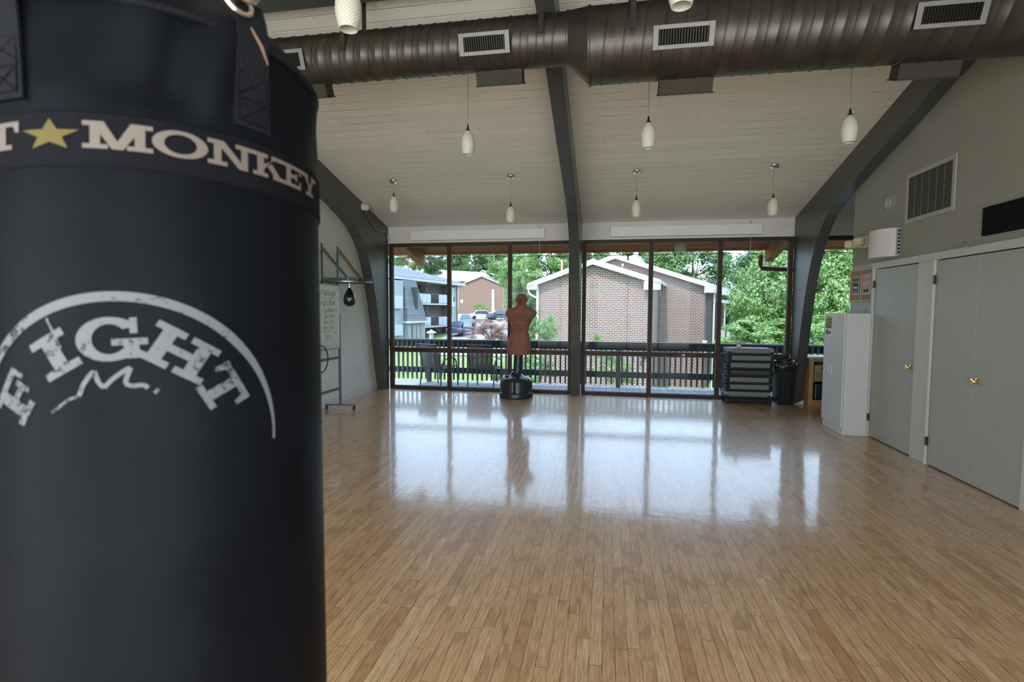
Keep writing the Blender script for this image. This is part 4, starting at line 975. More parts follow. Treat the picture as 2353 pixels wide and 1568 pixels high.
# ================================================================== THE HEAVY BAG
BR = 0.18
BO = Vector((-0.56166955, 0.60671844, 1.7)); BA = Vector((-0.04263025, 0.06987074, 0.99664474)); BU = Vector((0.99909092, 0.00298132, 0.04252587)); BV = BA.cross(BU)
def bp(u, s_, r_=BR):
    th_ = u/BR; return BO+BA*(s_-1.7)+(BU*math.cos(th_)+BV*math.sin(th_))*r_
bag = thing('punching_bag', 'large black heavy punching bag with white FIGHT print close on the left', 'punching bag', tuple(BO+BA*(0.62-1.7)))
def bag_lathe(prof, n=120, fn=None):
    mb = MB(); 
    for (r_, s_) in prof:
        for j in range(n):
            th_ = 2*PI*j/n; rr = r_+(fn(th_, s_) if fn else 0); mb.v.append(tuple(BO+BA*(s_-1.7)+(BU*math.cos(th_)+BV*math.sin(th_))*rr))
    k = len(prof)
    for i in range(k-1):
        for j in range(n): mb.f.append((i*n+j, i*n+(j+1) % n, (i+1)*n+(j+1) % n, (i+1)*n+j))
    mb.f.append(tuple(range(n-1, -1, -1))); mb.f.append(tuple((k-1)*n+j for j in range(n)))
    return mb
bag_lathe([(0.165, 0.62), (0.176, 0.63), (BR, 0.65), (BR, 0.9), (BR, 1.2), (BR, 1.45), (BR, 1.66), (BR, 1.70)]).build('bag_body', 'vinyl', bag, smooth=True)
def wrinkle(th_, s_):
    k = max(0, min(1, (s_-1.722)/0.02))*max(0, min(1, (1.90-s_)/0.05))
    d_ = th_-R(-48)
    d_ = (d_+PI) % (2*PI)-PI
    fold = -0.010*math.exp(-((d_+0.0-(s_-1.73)*1.2)/0.10)**2)+0.006*math.exp(-((d_-0.22-(s_-1.73)*1.5)/0.09)**2)
    return k*(fold+0.0025*math.sin(5*th_+20*s_)+0.0015*math.sin(13*th_-40*s_))
pf = [(BR-0.001, 1.69)]+[(BR-0.001, 1.709+i*0.012) for i in range(9)]+[(BR-0.001, 1.828), (BR-0.004, 1.838), (BR-0.012, 1.85), (BR-0.032, 1.872), (BR-0.06, 1.90), (BR-0.09, 1.93), (BR-0.115, 1.955), (BR-0.135, 1.975), (0.02, 1.985)]
bag_lathe(pf, 160, wrinkle).build('top_cover', 'vinyl', bag, smooth=True)
bag_lathe([(BR+0.0005, 1.660), (BR+0.0025, 1.662), (BR+0.0025, 1.712), (BR+0.0005, 1.714)]).build('band', 'band', bag, smooth=True)
bag_lathe([(BR+0.001, 1.8255), (BR+0.0035, 1.829), (BR+0.001, 1.8325)]).build('rim_piping', 'webbing', bag, smooth=True)
# lettering
def quadgrid(q, nu=6, nv=6):
    vs = []; fs = []
    for i in range(nv+1):
        for j in range(nu+1):
            a = j/nu; b_ = i/nv
            x = (q[0][0]*(1-a)+q[1][0]*a)*(1-b_)+(q[3][0]*(1-a)+q[2][0]*a)*b_
            y = (q[0][1]*(1-a)+q[1][1]*a)*(1-b_)+(q[3][1]*(1-a)+q[2][1]*a)*b_
            vs.append((x, y))
    for i in range(nv):
        for j in range(nu): fs.append((i*(nu+1)+j, i*(nu+1)+j+1, (i+1)*(nu+1)+j+1, (i+1)*(nu+1)+j))
    return vs, fs
def rect(x0, x1, y0, y1): return [(x0, y0), (x1, y0), (x1, y1), (x0, y1)]
def ringq(cx, cy_, rx, ry, tx_, ty_, a0, a1, n=28):
    o = []
    for i in range(n):
        a, b_ = a0+(a1-a0)*i/n, a0+(a1-a0)*(i+1)/n
        P = lambda t, k: (cx+(rx-(tx_ if k else 0))*math.cos(t), cy_+(ry-(ty_ if k else 0))*math.sin(t))
        o.append([P(a, 1), P(b_, 1), P(b_, 0), P(a, 0)])
    return o
sh_ = 0.17
G = {
 'T': (1.0, [rect(0.38, 0.62, 0, 1), rect(0.0, 1.0, 1-sh_, 1), rect(0.2, 0.8, 0, sh_), [(0, .6), (.10, .6), (.16, .84), (0, .84)], [(.90, .6), (1.0, .6), (1.0, .84), (.84, .84)]]),
 'M': (1.55, [rect(0.17, 0.40, 0, 1), rect(1.15, 1.38, 0, 1), [(0.66, 0.0), (0.90, 0.0), (0.48, 1.0), (0.17, 1.0)], [(0.66, 0.0), (0.90, 0.0), (1.38, 1.0), (1.07, 1.0)], rect(0, 0.57, 0, sh_), rect(0.98, 1.55, 0, sh_), rect(0, 0.45, 1-sh_, 1), rect(1.10, 1.55, 1-sh_, 1)]),
 'O': (1.30, ringq(0.65, 0.5, 0.65, 0.52, 0.27, 0.15, 0, 2*PI)),
 'N': (1.35, [rect(0.17, 0.38, 0, 1), rect(0.97, 1.18, 0, 1), [(0.90, 0), (1.18, 0), (0.45, 1.0), (0.17, 1.0)], rect(0, 0.55, 0, sh_), rect(0, 0.42, 1-sh_, 1), rect(0.80, 1.35, 1-sh_, 1)]),
 'K': (1.25, [rect(0.15, 0.39, 0, 1), rect(0, 0.54, 0, sh_), rect(0, 0.54, 1-sh_, 1), [(0.39, 0.30), (0.39, 0.55), (1.05, 1.0), (0.80, 1.0)], [(0.52, 0.50), (0.70, 0.64), (1.17, 0.0), (0.88, 0.0)], rect(0.68, 1.20, 1-sh_, 1), rect(0.74, 1.25, 0, sh_)]),
 'E': (1.05, [rect(0.15, 0.39, 0, 1), rect(0, 1.0, 0, sh_), rect(0, 1.0, 1-sh_, 1), rect(0.39, 0.72, 0.42, 0.58), rect(0.66, 0.76, 0.32, 0.68), rect(0.90, 1.0, sh_, 0.36), rect(0.90, 1.0, 0.64, 1-sh_)]),
 'Y': (1.25, [rect(0.50, 0.75, 0, 0.5), [(0.50, 0.45), (0.66, 0.40), (0.38, 1.0), (0.12, 1.0)], [(0.59, 0.40), (0.75, 0.45), (1.13, 1.0), (0.87, 1.0)], rect(0, 0.50, 1-sh_, 1), rect(0.75, 1.25, 1-sh_, 1), rect(0.32, 0.93, 0, sh_)]),
 'F': (1.05, [rect(0.15, 0.43, 0, 1), rect(0, 0.60, 0, sh_), rect(0, 1.0, 1-sh_, 1), rect(0.43, 0.76, 0.42, 0.58), rect(0.70, 0.82, 0.30, 0.70), rect(0.88, 1.0, 0.60, 1-sh_)]),
 'I': (0.80, [rect(0.24, 0.56, 0, 1), rect(0, 0.80, 0, sh_+.02), rect(0, 0.80, 1-sh_-.02, 1)]),
 'G': (1.30, ringq(0.62, 0.5, 0.62, 0.53, 0.30, 0.17, R(38), R(318), 32)+[rect(0.88, 1.16, 0.02, 0.42), rect(0.66, 1.32, 0.34, 0.50), rect(1.0, 1.14, 0.62, 1.0), [(0.90, .78), (1.06, .72), (1.06, .95), (.96, .92)]]),
 'H': (1.45, [rect(0.18, 0.48, 0, 1), rect(0.97, 1.27, 0, 1), rect(0.40, 1.0, 0.41, 0.60), rect(0, 0.66, 0, sh_), rect(0.79, 1.45, 0, sh_), rect(0, 0.66, 1-sh_, 1), rect(0.79, 1.45, 1-sh_, 1)]),
}
def wrap2d(polys, f, r_):
    mb = MB()
    for q in polys:
        vs, fs = quadgrid(q, 4, 4); 
        mb.add([bp(*f(x, y), r_) for x, y in vs], fs)
    return mb
def band_letter(ch, u0_, u1_, s0, s1, m_='bagletter'):
    w_, polys = G[ch]
    wrap2d(polys, lambda x, y: (u0_+(u1_-u0_)*x/w_, s0+(s1-s0)*y), BR+0.0034).build('letter_'+ch.lower(), m_, bag)
for ch, a, b_ in (('T', -0.318, -0.278), ('M', -0.2190, -0.1615), ('O', -0.1625, -0.1145), ('N', -0.1150, -0.0690), ('K', -0.0690, -0.0265), ('E', -0.0285, 0.0050), ('Y', 0.0040, 0.0480)):
    band_letter(ch, a, b_, 1.6775, 1.7040)
star = []
for k in range(5):
    a = PI/2+k*2*PI/5; P = lambda t, r_: (r_*math.cos(t), r_*math.sin(t))
    star.append([(0, 0), P(a-PI/5, 0.42), P(a, 1.0), P(a+PI/5, 0.42)])
wrap2d(star, lambda x, y: (-0.2475+0.0275*x, 1.6895+0.0158*y), BR+0.0034).build('star', 'bagstar', bag)
CU, CS = -0.195, 1.390
def arcf(ang, ht, rc, wscale):
    def f(x, y):
        X = x*ht*wscale; Y = rc+y*ht
        return (CU+X*math.cos(ang)+Y*math.sin(ang), CS-X*math.sin(ang)+Y*math.cos(ang))
    return f
for ch, ang, ws, m_ in (('F', -60, 1.05, 'bagprint2'), ('I', -30, 1.08, 'bagprint'), ('G', -2, 1.12, 'bagprint'), ('H', 31, 1.08, 'bagprint'), ('T', 61, 1.12, 'bagprint2')):
    w_, polys = G[ch]; pol = [[(x-w_/2, y) for x, y in q] for q in polys]
    wrap2d(pol, arcf(R(ang), 0.0405, 0.0835, ws), BR+0.0008).build('letter_'+ch.lower(), m_, bag)
arcq = []
a0, a1 = R(-80), R(94)
for i in range(60):
    a, b_ = a0+(a1-a0)*i/60, a0+(a1-a0)*(i+1)/60; w0 = 0.0095*(1 if i < 44 else max(0.35, 1-(i-44)/22)); w1 = 0.0095*(1 if i+1 < 44 else max(0.35, 1-(i-43)/22))
    P = lambda t, r_: (CU+r_*math.sin(t), CS+r_*math.cos(t)); arcq.append([P(a, 0.150-w0), P(b_, 0.150-w1), P(b_, 0.150), P(a, 0.150)])
wrap2d(arcq, lambda x, y: (x, y), BR+0.0008).build('printed_arc', 'bagprint', bag)
def ribbon(pts, w_):
    q = []
    for i in range(len(pts)-1):
        (x0, y0), (x1, y1) = pts[i], pts[i+1]; L = math.hypot(x1-x0, y1-y0); nx, ny = -(y1-y0)/L*w_/2, (x1-x0)/L*w_/2
        q.append([(x0-nx, y0-ny), (x1-nx, y1-ny), (x1+nx, y1+ny), (x0+nx, y0+ny)])
    return q
rb = [(-0.2255, 1.440), (-0.222, 1.450), (-0.2165, 1.459), (-0.2125, 1.463), (-0.209, 1.452), (-0.2045, 1.447), (-0.1975, 1.455), (-0.187, 1.4635), (-0.1825, 1.4655), (-0.186, 1.456), (-0.187, 1.450), (-0.181, 1.4475), (-0.172, 1.4485), (-0.1685, 1.445)]
wrap2d(ribbon(rb, 0.0042), lambda x, y: (x, y), BR+0.0008).build('printed_scribble', 'bagprint', bag)
rb2 = [(-0.2255, 1.440), (-0.234, 1.437), (-0.242, 1.431), (-0.25, 1.425)]
rb3 = [(-0.163, 1.4425), (-0.1605, 1.4405)]
wrap2d(ribbon(rb2, 0.0028)+ribbon(rb3, 0.005)+ribbon([(-0.2545, 1.515), (-0.2475, 1.50), (-0.241, 1.486)], 0.0022), lambda x, y: (x, y), BR+0.0008).build('worn_print', 'bagprint2', bag)
# straps, rings, hooks
def strap(u_, name='strap'):
    prof = [(1.727, 0.004), (1.76, 0.0045), (1.80, 0.006), (1.83, 0.008), (1.852, 0.006), (1.872, 0.0)]
    q = MB(); vs = []; fs = []; hw_ = 0.021
    for i, (s_, off) in enumerate(prof):
        for j in range(7):
            uu = u_+hw_*(1-0.25*i/5)*(j-3)/3; vs.append(bp(uu, s_, BR+off))
        for j in range(7):
            uu = u_+hw_*(1-0.25*i/5)*(j-3)/3; vs.append(bp(uu, s_, BR+off-0.003))
    n_ = 14
    for i in range(len(prof)-1):
        for j in range(6):
            fs.append((i*n_+j, i*n_+j+1, (i+1)*n_+j+1, (i+1)*n_+j)); fs.append((i*n_+7+j+1, i*n_+7+j, (i+1)*n_+7+j, (i+1)*n_+7+j+1))
        fs.append((i*n_, (i+1)*n_, (i+1)*n_+7, i*n_+7)); fs.append((i*n_+6, i*n_+13, (i+1)*n_+13, (i+1)*n_+6))
    e_ = (len(prof)-1)*n_
    for j in range(6): fs.append((e_+j, e_+j+1, e_+8+j, e_+7+j)); fs.append((j+1, j, 7+j, 8+j))
    q.add(vs, fs); o = q.build(name, 'webbing', bag)
    st = MB()   # stitched cross box
    def sp_(a, b_): return bp(u_+a, b_, BR+0.0052)
    for (a, b_, c_, d_) in ((-.016, 1.733, .016, 1.733), (-.016, 1.758, .016, 1.758), (-.016, 1.733, .016, 1.758), (.016, 1.733, -.016, 1.758), (-.016, 1.762, .016, 1.787), (.016, 1.762, -.016, 1.787), (-.016, 1.787, .016, 1.787), (-.016, 1.733, -.016, 1.787), (.016, 1.733, .016, 1.787)):
        st.tube([sp_(a+(c_-a)*k/5, b_+(d_-b_)*k/5) for k in range(6)], 0.0007, 4)
    st.build('stitching', 'band', o)
    # D ring
    dr = MB(); cpt = bp(u_, 1.862, BR+0.004); rad = (bp(u_, 1.862, 1.0)-bp(u_, 1.862, 0.0)).normalized(); tan = BA.cross(rad)
    cpt = cpt-tan*0.016; dr.tube([cpt+tan*0.015*math.cos(t)+(BA*0.9-rad*0.3).normalized()*0.015*math.sin(t) for t in [2*PI*j/24 for j in range(24)]], 0.0032, 8, closed=True)
    dr.build('ring', 'chrome', bag, smooth=True)
    return cpt, rad, tan
SU = (-0.068, -0.294, BR*R(112), BR*R(178))
apex = BO+BA*(2.42-1.7)
for u_ in SU:
    cpt, rad, tan = strap(u_)
    # S hook
    hk = MB(); b0 = cpt+BA*0.012
    pts = [b0+tan*0.016-BA*0.004+rad*0.004, b0+tan*0.019+BA*0.008+rad*0.010, b0+tan*0.010-BA*0.010+rad*0.012, b0-tan*0.004-BA*0.010+rad*0.010, b0-tan*0.010+BA*0.004+rad*0.004, b0-tan*0.007+BA*0.022-rad*0.002, b0+BA*0.040-rad*0.010, b0+tan*0.010+BA*0.048-rad*0.016, b0+tan*0.018+BA*0.038-rad*0.016]
    # smooth path
    P2 = []
    for i in range(len(pts)-1):
        p0, p1, p2, p3 = pts[max(i-1, 0)], pts[i], pts[i+1], pts[min(i+2, len(pts)-1)]
        for k in range(5):
            t_ = k/5; P2.append(0.5*((2*p1)+(p2-p0)*t_+(2*p0-5*p1+4*p2-p3)*t_*t_+(3*p1-p0-3*p2+p3)*t_**3))
    P2.append(pts[-1]); hk.tube(P2, 0.0042, 10); hk.build('hook', 'chrome', bag, smooth=True)
    # chain from the hook to the swivel
    c0 = b0+BA*0.045-rad*0.012; L = (apex-c0).length; nlk = int(L/0.024); dr_ = (apex-c0).normalized(); sA = dr_.cross(rad).normalized(); sB = dr_.cross(sA)
    ch = MB()
    for i in range(nlk):
        cc = c0+dr_*(i+0.5)*L/nlk; s_ = sA if i % 2 else sB
        ch.tube([cc+dr_*0.016*math.cos(t)+s_*0.008*math.sin(t) for t in [2*PI*j/12 for j in range(12)]], 0.0026, 6, closed=True)
    ch.build('chain', 'chrome', bag, smooth=True)
fy = MB()
fy.tube([bp(SU[0]-0.004, 1.838, BR+0.009), bp(SU[0]+0.008, 1.822, BR+0.009), bp(SU[0]+0.016, 1.806, BR+0.008)], [0.0012, 0.0022, 0.0010], 6)
fy.build('frayed_edge', 'copper', bag); fy = MB(); fy.tube([bp(-0.292, 1.845, BR+0.003), bp(-0.304, 1.825, BR+0.003), bp(-0.310, 1.805, BR+0.003)], [0.0012, 0.0026, 0.0012], 6)
fy.build('frayed_edge', 'copper', bag)
sw = MB(); sw.tube([apex-BA*0.01, apex+BA*0.05], 0.016, 14); sw.tube([apex+Vector((0.02*math.cos(t), 0, 0.065+0.02*math.sin(t))) for t in [2*PI*j/20 for j in range(20)]], 0.005, 8, closed=True)
sw.build('swivel', 'chrome', bag, smooth=True)
mp = MB(); top = apex+Vector((0, 0, 0.08)); tz = ceil(top.y); nl = int((tz-top.z)/0.03)
for i in range(nl):
    cc = top+Vector((0, 0, (i+0.5)*(tz-top.z)/nl)); s_ = Vector((1, 0, 0)) if i % 2 else Vector((0, 1, 0))
    mp.tube([cc+Vector((0, 0, 0.02*math.cos(t)))+s_*0.010*math.sin(t) for t in [2*PI*j/12 for j in range(12)]], 0.0035, 6, closed=True)
mp.build('ceiling_chain', 'chrome', bag, smooth=True)
MB().lathe([(0.05, 0), (0.05, -0.012), (0.02, -0.02)], (top.x, top.y, tz), 20).build('ceiling_mount', 'blacksteel', bag)

# ================================================================== OUTSIDE: deck
struct('trim_11', MB().box(-7.0, 8.0, YW+0.14, 11.78, -0.20, -0.15), 'deck', org=(0, 0, 0))
jo = MB().box(-7.0, 8.0, 11.70, 11.74, -0.42, -0.20); struct('trim_12', jo, 'rail', org=(0, 0, 0))
rl = thing('deck_railing', 'dark stained wooden deck railing with vertical balusters beyond the glass', 'railing', (0.5, 11.66, -0.15))
MB().box(-7.0, 8.0, 11.58, 11.72, 0.80, 0.84).build('cap_rail', 'rail', rl, bevel=0.004)
MB().box(-7.0, 8.0, 11.655, 11.69, 0.66, 0.80).build('top_board', 'rail', rl)
MB().box(-7.0, 8.0, 11.655, 11.69, 0.06, 0.19).build('lower_board', 'rail', rl)
xs = [-6.9+0.1112*i for i in range(int(14.8/0.1112))]
bal = None
vis = [x for x in xs if -5.0 < x < 4.9][:99]
for x in vis:
    if bal is None: bal = MB().box(x-0.018, x+0.018, 11.612, 11.652, -0.09, 0.80).build('baluster', 'rail', rl); bx0 = x
    else: c_ = bal.copy(); COL.objects.link(c_); c_.parent = rl; c_.location = (x-bx0, 0, 0)
for x in (-6.2, -4.05, -1.9, 0.25, 2.4, 4.55, 6.7): MB().box(x-0.045, x+0.045, 11.60, 11.69, -0.15, 0.80).build('post', 'rail', rl)
# beam tails under the eave
for k, (x, lab) in enumerate(((-3.98, 'redwood beam end below the eave at the left window panel'), (-0.54, 'redwood beam end below the eave behind the middle arch'), (3.05, 'redwood beam end with gutter elbow at the right arch'))):
    t = thing('beam_tail', lab, 'beam', (x, 9.75, 2.7), 'redwood beam ends under the eave')
    MB().prism([(9.73, ceil(9.73)-0.28), (11.0, ceil(11.0)-0.25), (11.0, ceil(11.0)-0.005), (9.73, ceil(9.73)-0.005)], x-0.07, x+0.07).build('beam', 'redwood', t)
gt = thing('gutter_pipe', 'brown downpipe elbow under the right eave corner', 'gutter', (3.1, 11.08, 2.3))
MB().tube([(2.93, 11.08, 2.62), (2.93, 11.08, 2.42), (2.96, 11.08, 2.36), (3.9, 11.06, 2.30)], 0.045, 10).build('pipe', 'brown', gt, smooth=True)
# string lights
t = thing('string_lights', 'black wire of hanging clear bulbs strung below the eave', 'string lights', (0, 10.95, 2.6))
bxs = [-5.0+0.905*i for i in range(12)]; bxs = [x+0.0 for x in bxs]
wp = []
for i in range(len(bxs)-1):
    for k in range(6): q = k/6; wp.append((bxs[i]+0.905*q, 10.93, 2.655-0.030*math.sin(PI*q)))
MB().tube(wp, 0.006, 5).build('wire', 'black', t)
soc = blb = None
for x in bxs:
    x = x-0.04
    if soc is None:
        soc = MB().lathe([(0.016, 0.0), (0.018, -0.045), (0.014, -0.05)], (x, 10.93, 2.655), 12).build('socket', 'black', t, smooth=True)
        blb = MB().lathe([(0.012, -0.05), (0.024, -0.075), (0.028, -0.10), (0.018, -0.125), (0.001, -0.13)], (x, 10.93, 2.655), 14).build('bulb', 'plastic_white', t, smooth=True); b0x = x
    else:
        for o_ in (soc, blb): c_ = o_.copy(); COL.objects.link(c_); c_.parent = t; c_.location = (x-b0x, 0, 0)
sv = MB().lathe([(0.11, 0.0), (0.11, 0.22)], (1.37, 10.72, 2.66), 24); tag(sv.build('eave_light', mat('beige_metal', (0.36, 0.33, 0.25), 0.5), smooth=True), 'beige cylinder light fixed under the eave above the right window bay', 'outdoor light')
# deck chairs
def deck_chair(label, loc, rz):
    t = thing('patio_chair', label, 'chair', (0, 0, 0), 'patio chairs on the deck')
    fr = 'blacksteel'
    # local: chair faces +y; seat 0.42 high, width 0.58
    for sx in (-1, 1):
        x = sx*0.28
        MB().tube([(x*1.05, 0.30, 0.0), (x*1.05, 0.27, 0.35), (x*1.05, 0.23, 0.56), (x*1.05, 0.17, 0.62), (x*1.05, 0.0, 0.63), (x*1.05, -0.14, 0.60), (x*1.05, -0.20, 0.52), (x*1.05, -0.25, 0.25), (x*1.05, -0.28, 0.0)], 0.015, 8).build('arm_leg_hoop', fr, t, smooth=True)
        MB().tube([(x*0.92, 0.26, 0.44), (x*0.92, 0.0, 0.41), (x*0.92, -0.16, 0.40), (x*0.92, -0.24, 0.46), (x*0.92, -0.30, 0.70), (x*0.92, -0.37, 0.93)], 0.013, 8).build('side_rail', fr, t, smooth=True)
    pr = [(0.26, 0.44), (0.0, 0.405), (-0.16, 0.395), (-0.24, 0.455), (-0.30, 0.70), (-0.37, 0.93)]
    q = MB(); w_ = 0.25
    for (y, z) in pr: q.v += [(-w_, y, z), (w_, y, z)]
    for i in range(len(pr)-1): q.f.append((2*i, 2*i+1, 2*i+3, 2*i+2))
    o_ = q.build('sling', 'sling', t, smooth=True); sm = o_.modifiers.new('s', 'SOLIDIFY'); sm.thickness = 0.003
    MB().tube([(-0.28, -0.215, 0.50), (0.28, -0.215, 0.50)], 0.011, 8).tube([(-0.27, 0.26, 0.43), (0.27, 0.26, 0.43)], 0.011, 8).build('cross_bar', fr, t, smooth=True)
    MB().tube([(-0.258, -0.37, 0.93), (0.258, -0.37, 0.93)], 0.013, 8).build('top_bar', fr, t, smooth=True)
    t.location = loc; t.rotation_euler = (0, 0, rz); return t
deck_chair('brown mesh patio chair on the deck behind the leftmost window panel', (-3.62, 11.05, -0.15), R(-24))
deck_chair('brown mesh patio chair on the deck just left of the dummy', (-2.58, 11.05, -0.15), R(-8))

# ================================================================== OUTSIDE: ground
def gz(x, y):
    P = [(-40, -3.2), (12, -3.2), (22, -3.0), (30, -2.65), (40, -2.15), (50, -1.65), (70, -0.75), (95, 0.2), (130, 1.6), (200, 5.0), (300, 12)]
    z = np.interp(y, [p[0] for p in P], [p[1] for p in P])
    return float(z)
g = MB(); nx, ny = 40, 70; vs = []; fs = []
for j in range(ny+1):
    for i in range(nx+1):
        x = -160+320*i/nx; y = -40+340*j/ny; vs.append((x, y, gz(x, y)-0.02))
for j in range(ny):
    for i in range(nx): fs.append((j*(nx+1)+i, j*(nx+1)+i+1, (j+1)*(nx+1)+i+1, (j+1)*(nx+1)+i))
go = g.add(vs, fs).build('lawn', 'grass', org=(0, 0, 0), smooth=True); tag(go, 'bright green mown lawn sloping up beyond the deck', 'lawn', kind='stuff')
struct('trim_13', MB().box(-14, 14, -26, YB-0.12, -0.35, -0.15), 'patio', org=(0, 0, 0))  # unseen slab behind the building, added to bounce sunlight onto the ceiling
def ground_patch(name, m_, poly, label, cat, lift=0.03):
    # poly corners as (x,y); subdivide between left and right edges
    n_ = 14; vs = []; fs = []
    (a, b_, c_, d_) = poly
    for j in range(n_+1):
        t = j/n_; l_ = (a[0]+(d_[0]-a[0])*t, a[1]+(d_[1]-a[1])*t); r_ = (b_[0]+(c_[0]-b_[0])*t, b_[1]+(c_[1]-b_[1])*t)
        vs += [(l_[0], l_[1], gz(*l_)+lift), (r_[0], r_[1], gz(*r_)+lift)]
    for j in range(n_): fs.append((2*j, 2*j+1, 2*j+3, 2*j+2))
    o = MB().add(vs, fs).build(name, m_, smooth=True); return tag(o, label, cat)
ground_patch('parking_lot', 'asphalt', [(-14.5, 40), (-6, 40), (-12, 88), (-23.5, 88)], 'pale sunlit parking lot behind the bronze-leaved tree', 'parking lot')
ground_patch('footpath', 'concrete', [(-6.9, 27.5), (-1.0, 26.0), (-1.0, 28.2), (-6.9, 30.5)], 'pale concrete path crossing the lawn below the deck', 'path')

# ================================================================== OUTSIDE: buildings
def gable_house(name, label, cat, corner, ang, wid, dep, ze, zr, ridge_frac, matw, over=0.3, over_z=0.12, zb=-3.6, side_mat=None, roofm='roofwhite', fascia='hwhite', left_over=0.3):
    # local x along the gable face (0..wid), y into depth, z absolute
    t = thing(name, label, cat, (0, 0, 0))
    xr = wid*ridge_frac
    MB().prism([(0, zb), (wid, zb), (wid, ze[1]), (xr, zr), (0, ze[0])], 0.0, dep, ax=1).build('brick_wall', matw, t)
    s0 = (zr-ze[0])/xr; s1 = (zr-ze[1])/(wid-xr)
    th_ = 0.14
    rf = MB(); L0 = -left_over; R0 = wid+over
    rf.prism([(L0, ze[0]+s0*L0+0.02), (xr, zr+0.02), (R0, ze[1]-s1*over+0.02), (R0, ze[1]-s1*over+th_), (xr, zr+th_+0.02), (L0, ze[0]+s0*L0+th_)], -0.25, dep+0.25, ax=1)
    rf.build('roof', roofm, t)
    fa = MB(); fa.prism([(L0, ze[0]+s0*L0-over_z+0.02), (xr, zr-over_z+0.02), (xr, zr+th_+0.03), (L0, ze[0]+s0*L0+th_+0.01)], -0.30, -0.25, ax=1)
    fa.prism([(xr, zr-over_z+0.02), (R0, ze[1]-s1*over-over_z+0.02), (R0, ze[1]-s1*over+th_+0.01), (xr, zr+th_+0.03)], -0.30, -0.25, ax=1)
    fa.build('rake_board', fascia, t)
    t.location = (corner[0], corner[1], 0); t.rotation_euler = (0, 0, ang)
    return t
# near brick gable
A1 = at(1234, 700, 26.5); B1 = at(1500, 700, 25.6); w1 = math.hypot(B1.x-A1.x, B1.y-A1.y); a1_ = math.atan2(B1.y-A1.y, B1.x-A1.x)
zr1 = at(1363, 604, 26.05).z; ze1 = (at(1234, 652, 26.5).z, at(1488, 646, 25.6).z)
h1 = gable_house('brick_house', 'nearer pale brick gable building with white rake boards, right of the dummy', 'building', (A1.x, A1.y), a1_, w1, 9.0, ze1, zr1, (at(1363, 700, 26.05).x-A1.x)/(B1.x-A1.x), 'brick', over=0.35, left_over=0.42)
def hpart(par, mb, name, m_, **k):
    # build in the parent's local frame (z absolute, parent rotated)
    loc = par.location.copy(); rot = par.rotation_euler.copy(); par.location = (0, 0, 0)
    o = mb.build(name, m_, par, **k); par.location = loc; return o
hpart(h1, MB().box(-0.02, 0.10, -0.08, 0.0, -3.5, ze1[0]-0.1), 'corner_downpipe', 'hwhite')
hpart(h1, MB().box(-0.45, 0.08, -0.30, 9.0, ze1[0]-0.30, ze1[0]-0.08), 'eave_box', 'hwhite')
hpart(h1, MB().tube([(-0.40, -0.2, ze1[0]-0.2), (-0.38, -0.2, ze1[0]-0.42), (-0.30, -0.2, ze1[0]-0.55), (-0.02, -0.1, ze1[0]-0.72)], 0.05, 8), 'gutter_elbow', 'hwhite', smooth=True)
hpart(h1, MB().box(w1-0.40, w1+0.35, -0.30, 0.0, ze1[1]-0.42, ze1[1]-0.02), 'eave_box', 'hwhite')
hpart(h1, MB().tube([(w1-0.38, -0.05, -0.75), (w1-0.45, -0.15, -0.85), (w1-0.5, -0.1, -1.1)], 0.03, 6).box(w1-0.5, w1-0.15, -0.1, 0, -0.72, -0.66), 'utility_bracket', 'blacksteel')
hpart(h1, MB().box(w1*0.17, w1*0.17+0.08, 1.0, 1.08, 3.0, 4.1), 'vent_pipe', mat('pinkish_pipe', (0.55, 0.25, 0.22), 0.6))
# second brick gable, behind and to the right
A2 = at(1362, 700, 31.5); B2 = at(1622, 700, 29.5); w2 = math.hypot(B2.x-A2.x, B2.y-A2.y); a2_ = math.atan2(B2.y-A2.y, B2.x-A2.x)
fr2 = 0.22; zr2 = at(1418, 591, 31.0).z; ze2 = (at(1362, 612, 31.5).z, at(1622, 655, 29.5).z)
h2 = gable_house('brick_house', 'farther and larger pale brick gable building behind the nearer one', 'building', (A2.x, A2.y), a2_, w2, 7.0, ze2, zr2, fr2, 'brick', over=0.42, left_over=0.3)
hpart(h2, MB().box(w2-0.01, w2+0.02, 0.05, 7.0, -3.6, ze2[1]-0.1), 'side_wall', 'brick_shaded')  # darker sheet over the side: its shade painted as brick colour
hpart(h2, MB().box(w2-0.05, w2+0.45, -0.30, 7.2, ze2[1]-0.42, ze2[1]-0.12), 'eave_box', 'hwhite')
hpart(h2, MB().box(w2+0.36, w2+0.44, 0.1, 0.18, -3.5, ze2[1]-0.4), 'eave_post', 'hwhite')
hpart(h2, MB().box(w2-0.06, w2-0.01, -0.04, 0.0, -3.5, ze2[1]-0.4), 'corner_downpipe', 'greysteel')
hpart(h2, MB().box(w2-0.10, w2+0.12, -0.18, 0.0, -0.25, -0.07), 'meter_hood', 'hwhite')
hpart(h2, MB().box(w2-0.06, w2+0.10, -0.16, 0.0, -0.75, -0.27), 'meter_box', 'hwhite')
hpart(h2, MB().box(w2*0.27, w2*0.27+0.14, -0.05, 0.0, zr2-0.55, zr2-0.38), 'gable_vent', 'hwhite')
hpart(h2, MB().box(w2*0.36, w2*0.36+0.22, 0.4, 0.6, zr2-0.3, zr2+0.35), 'chimney_flue', 'hwhite')
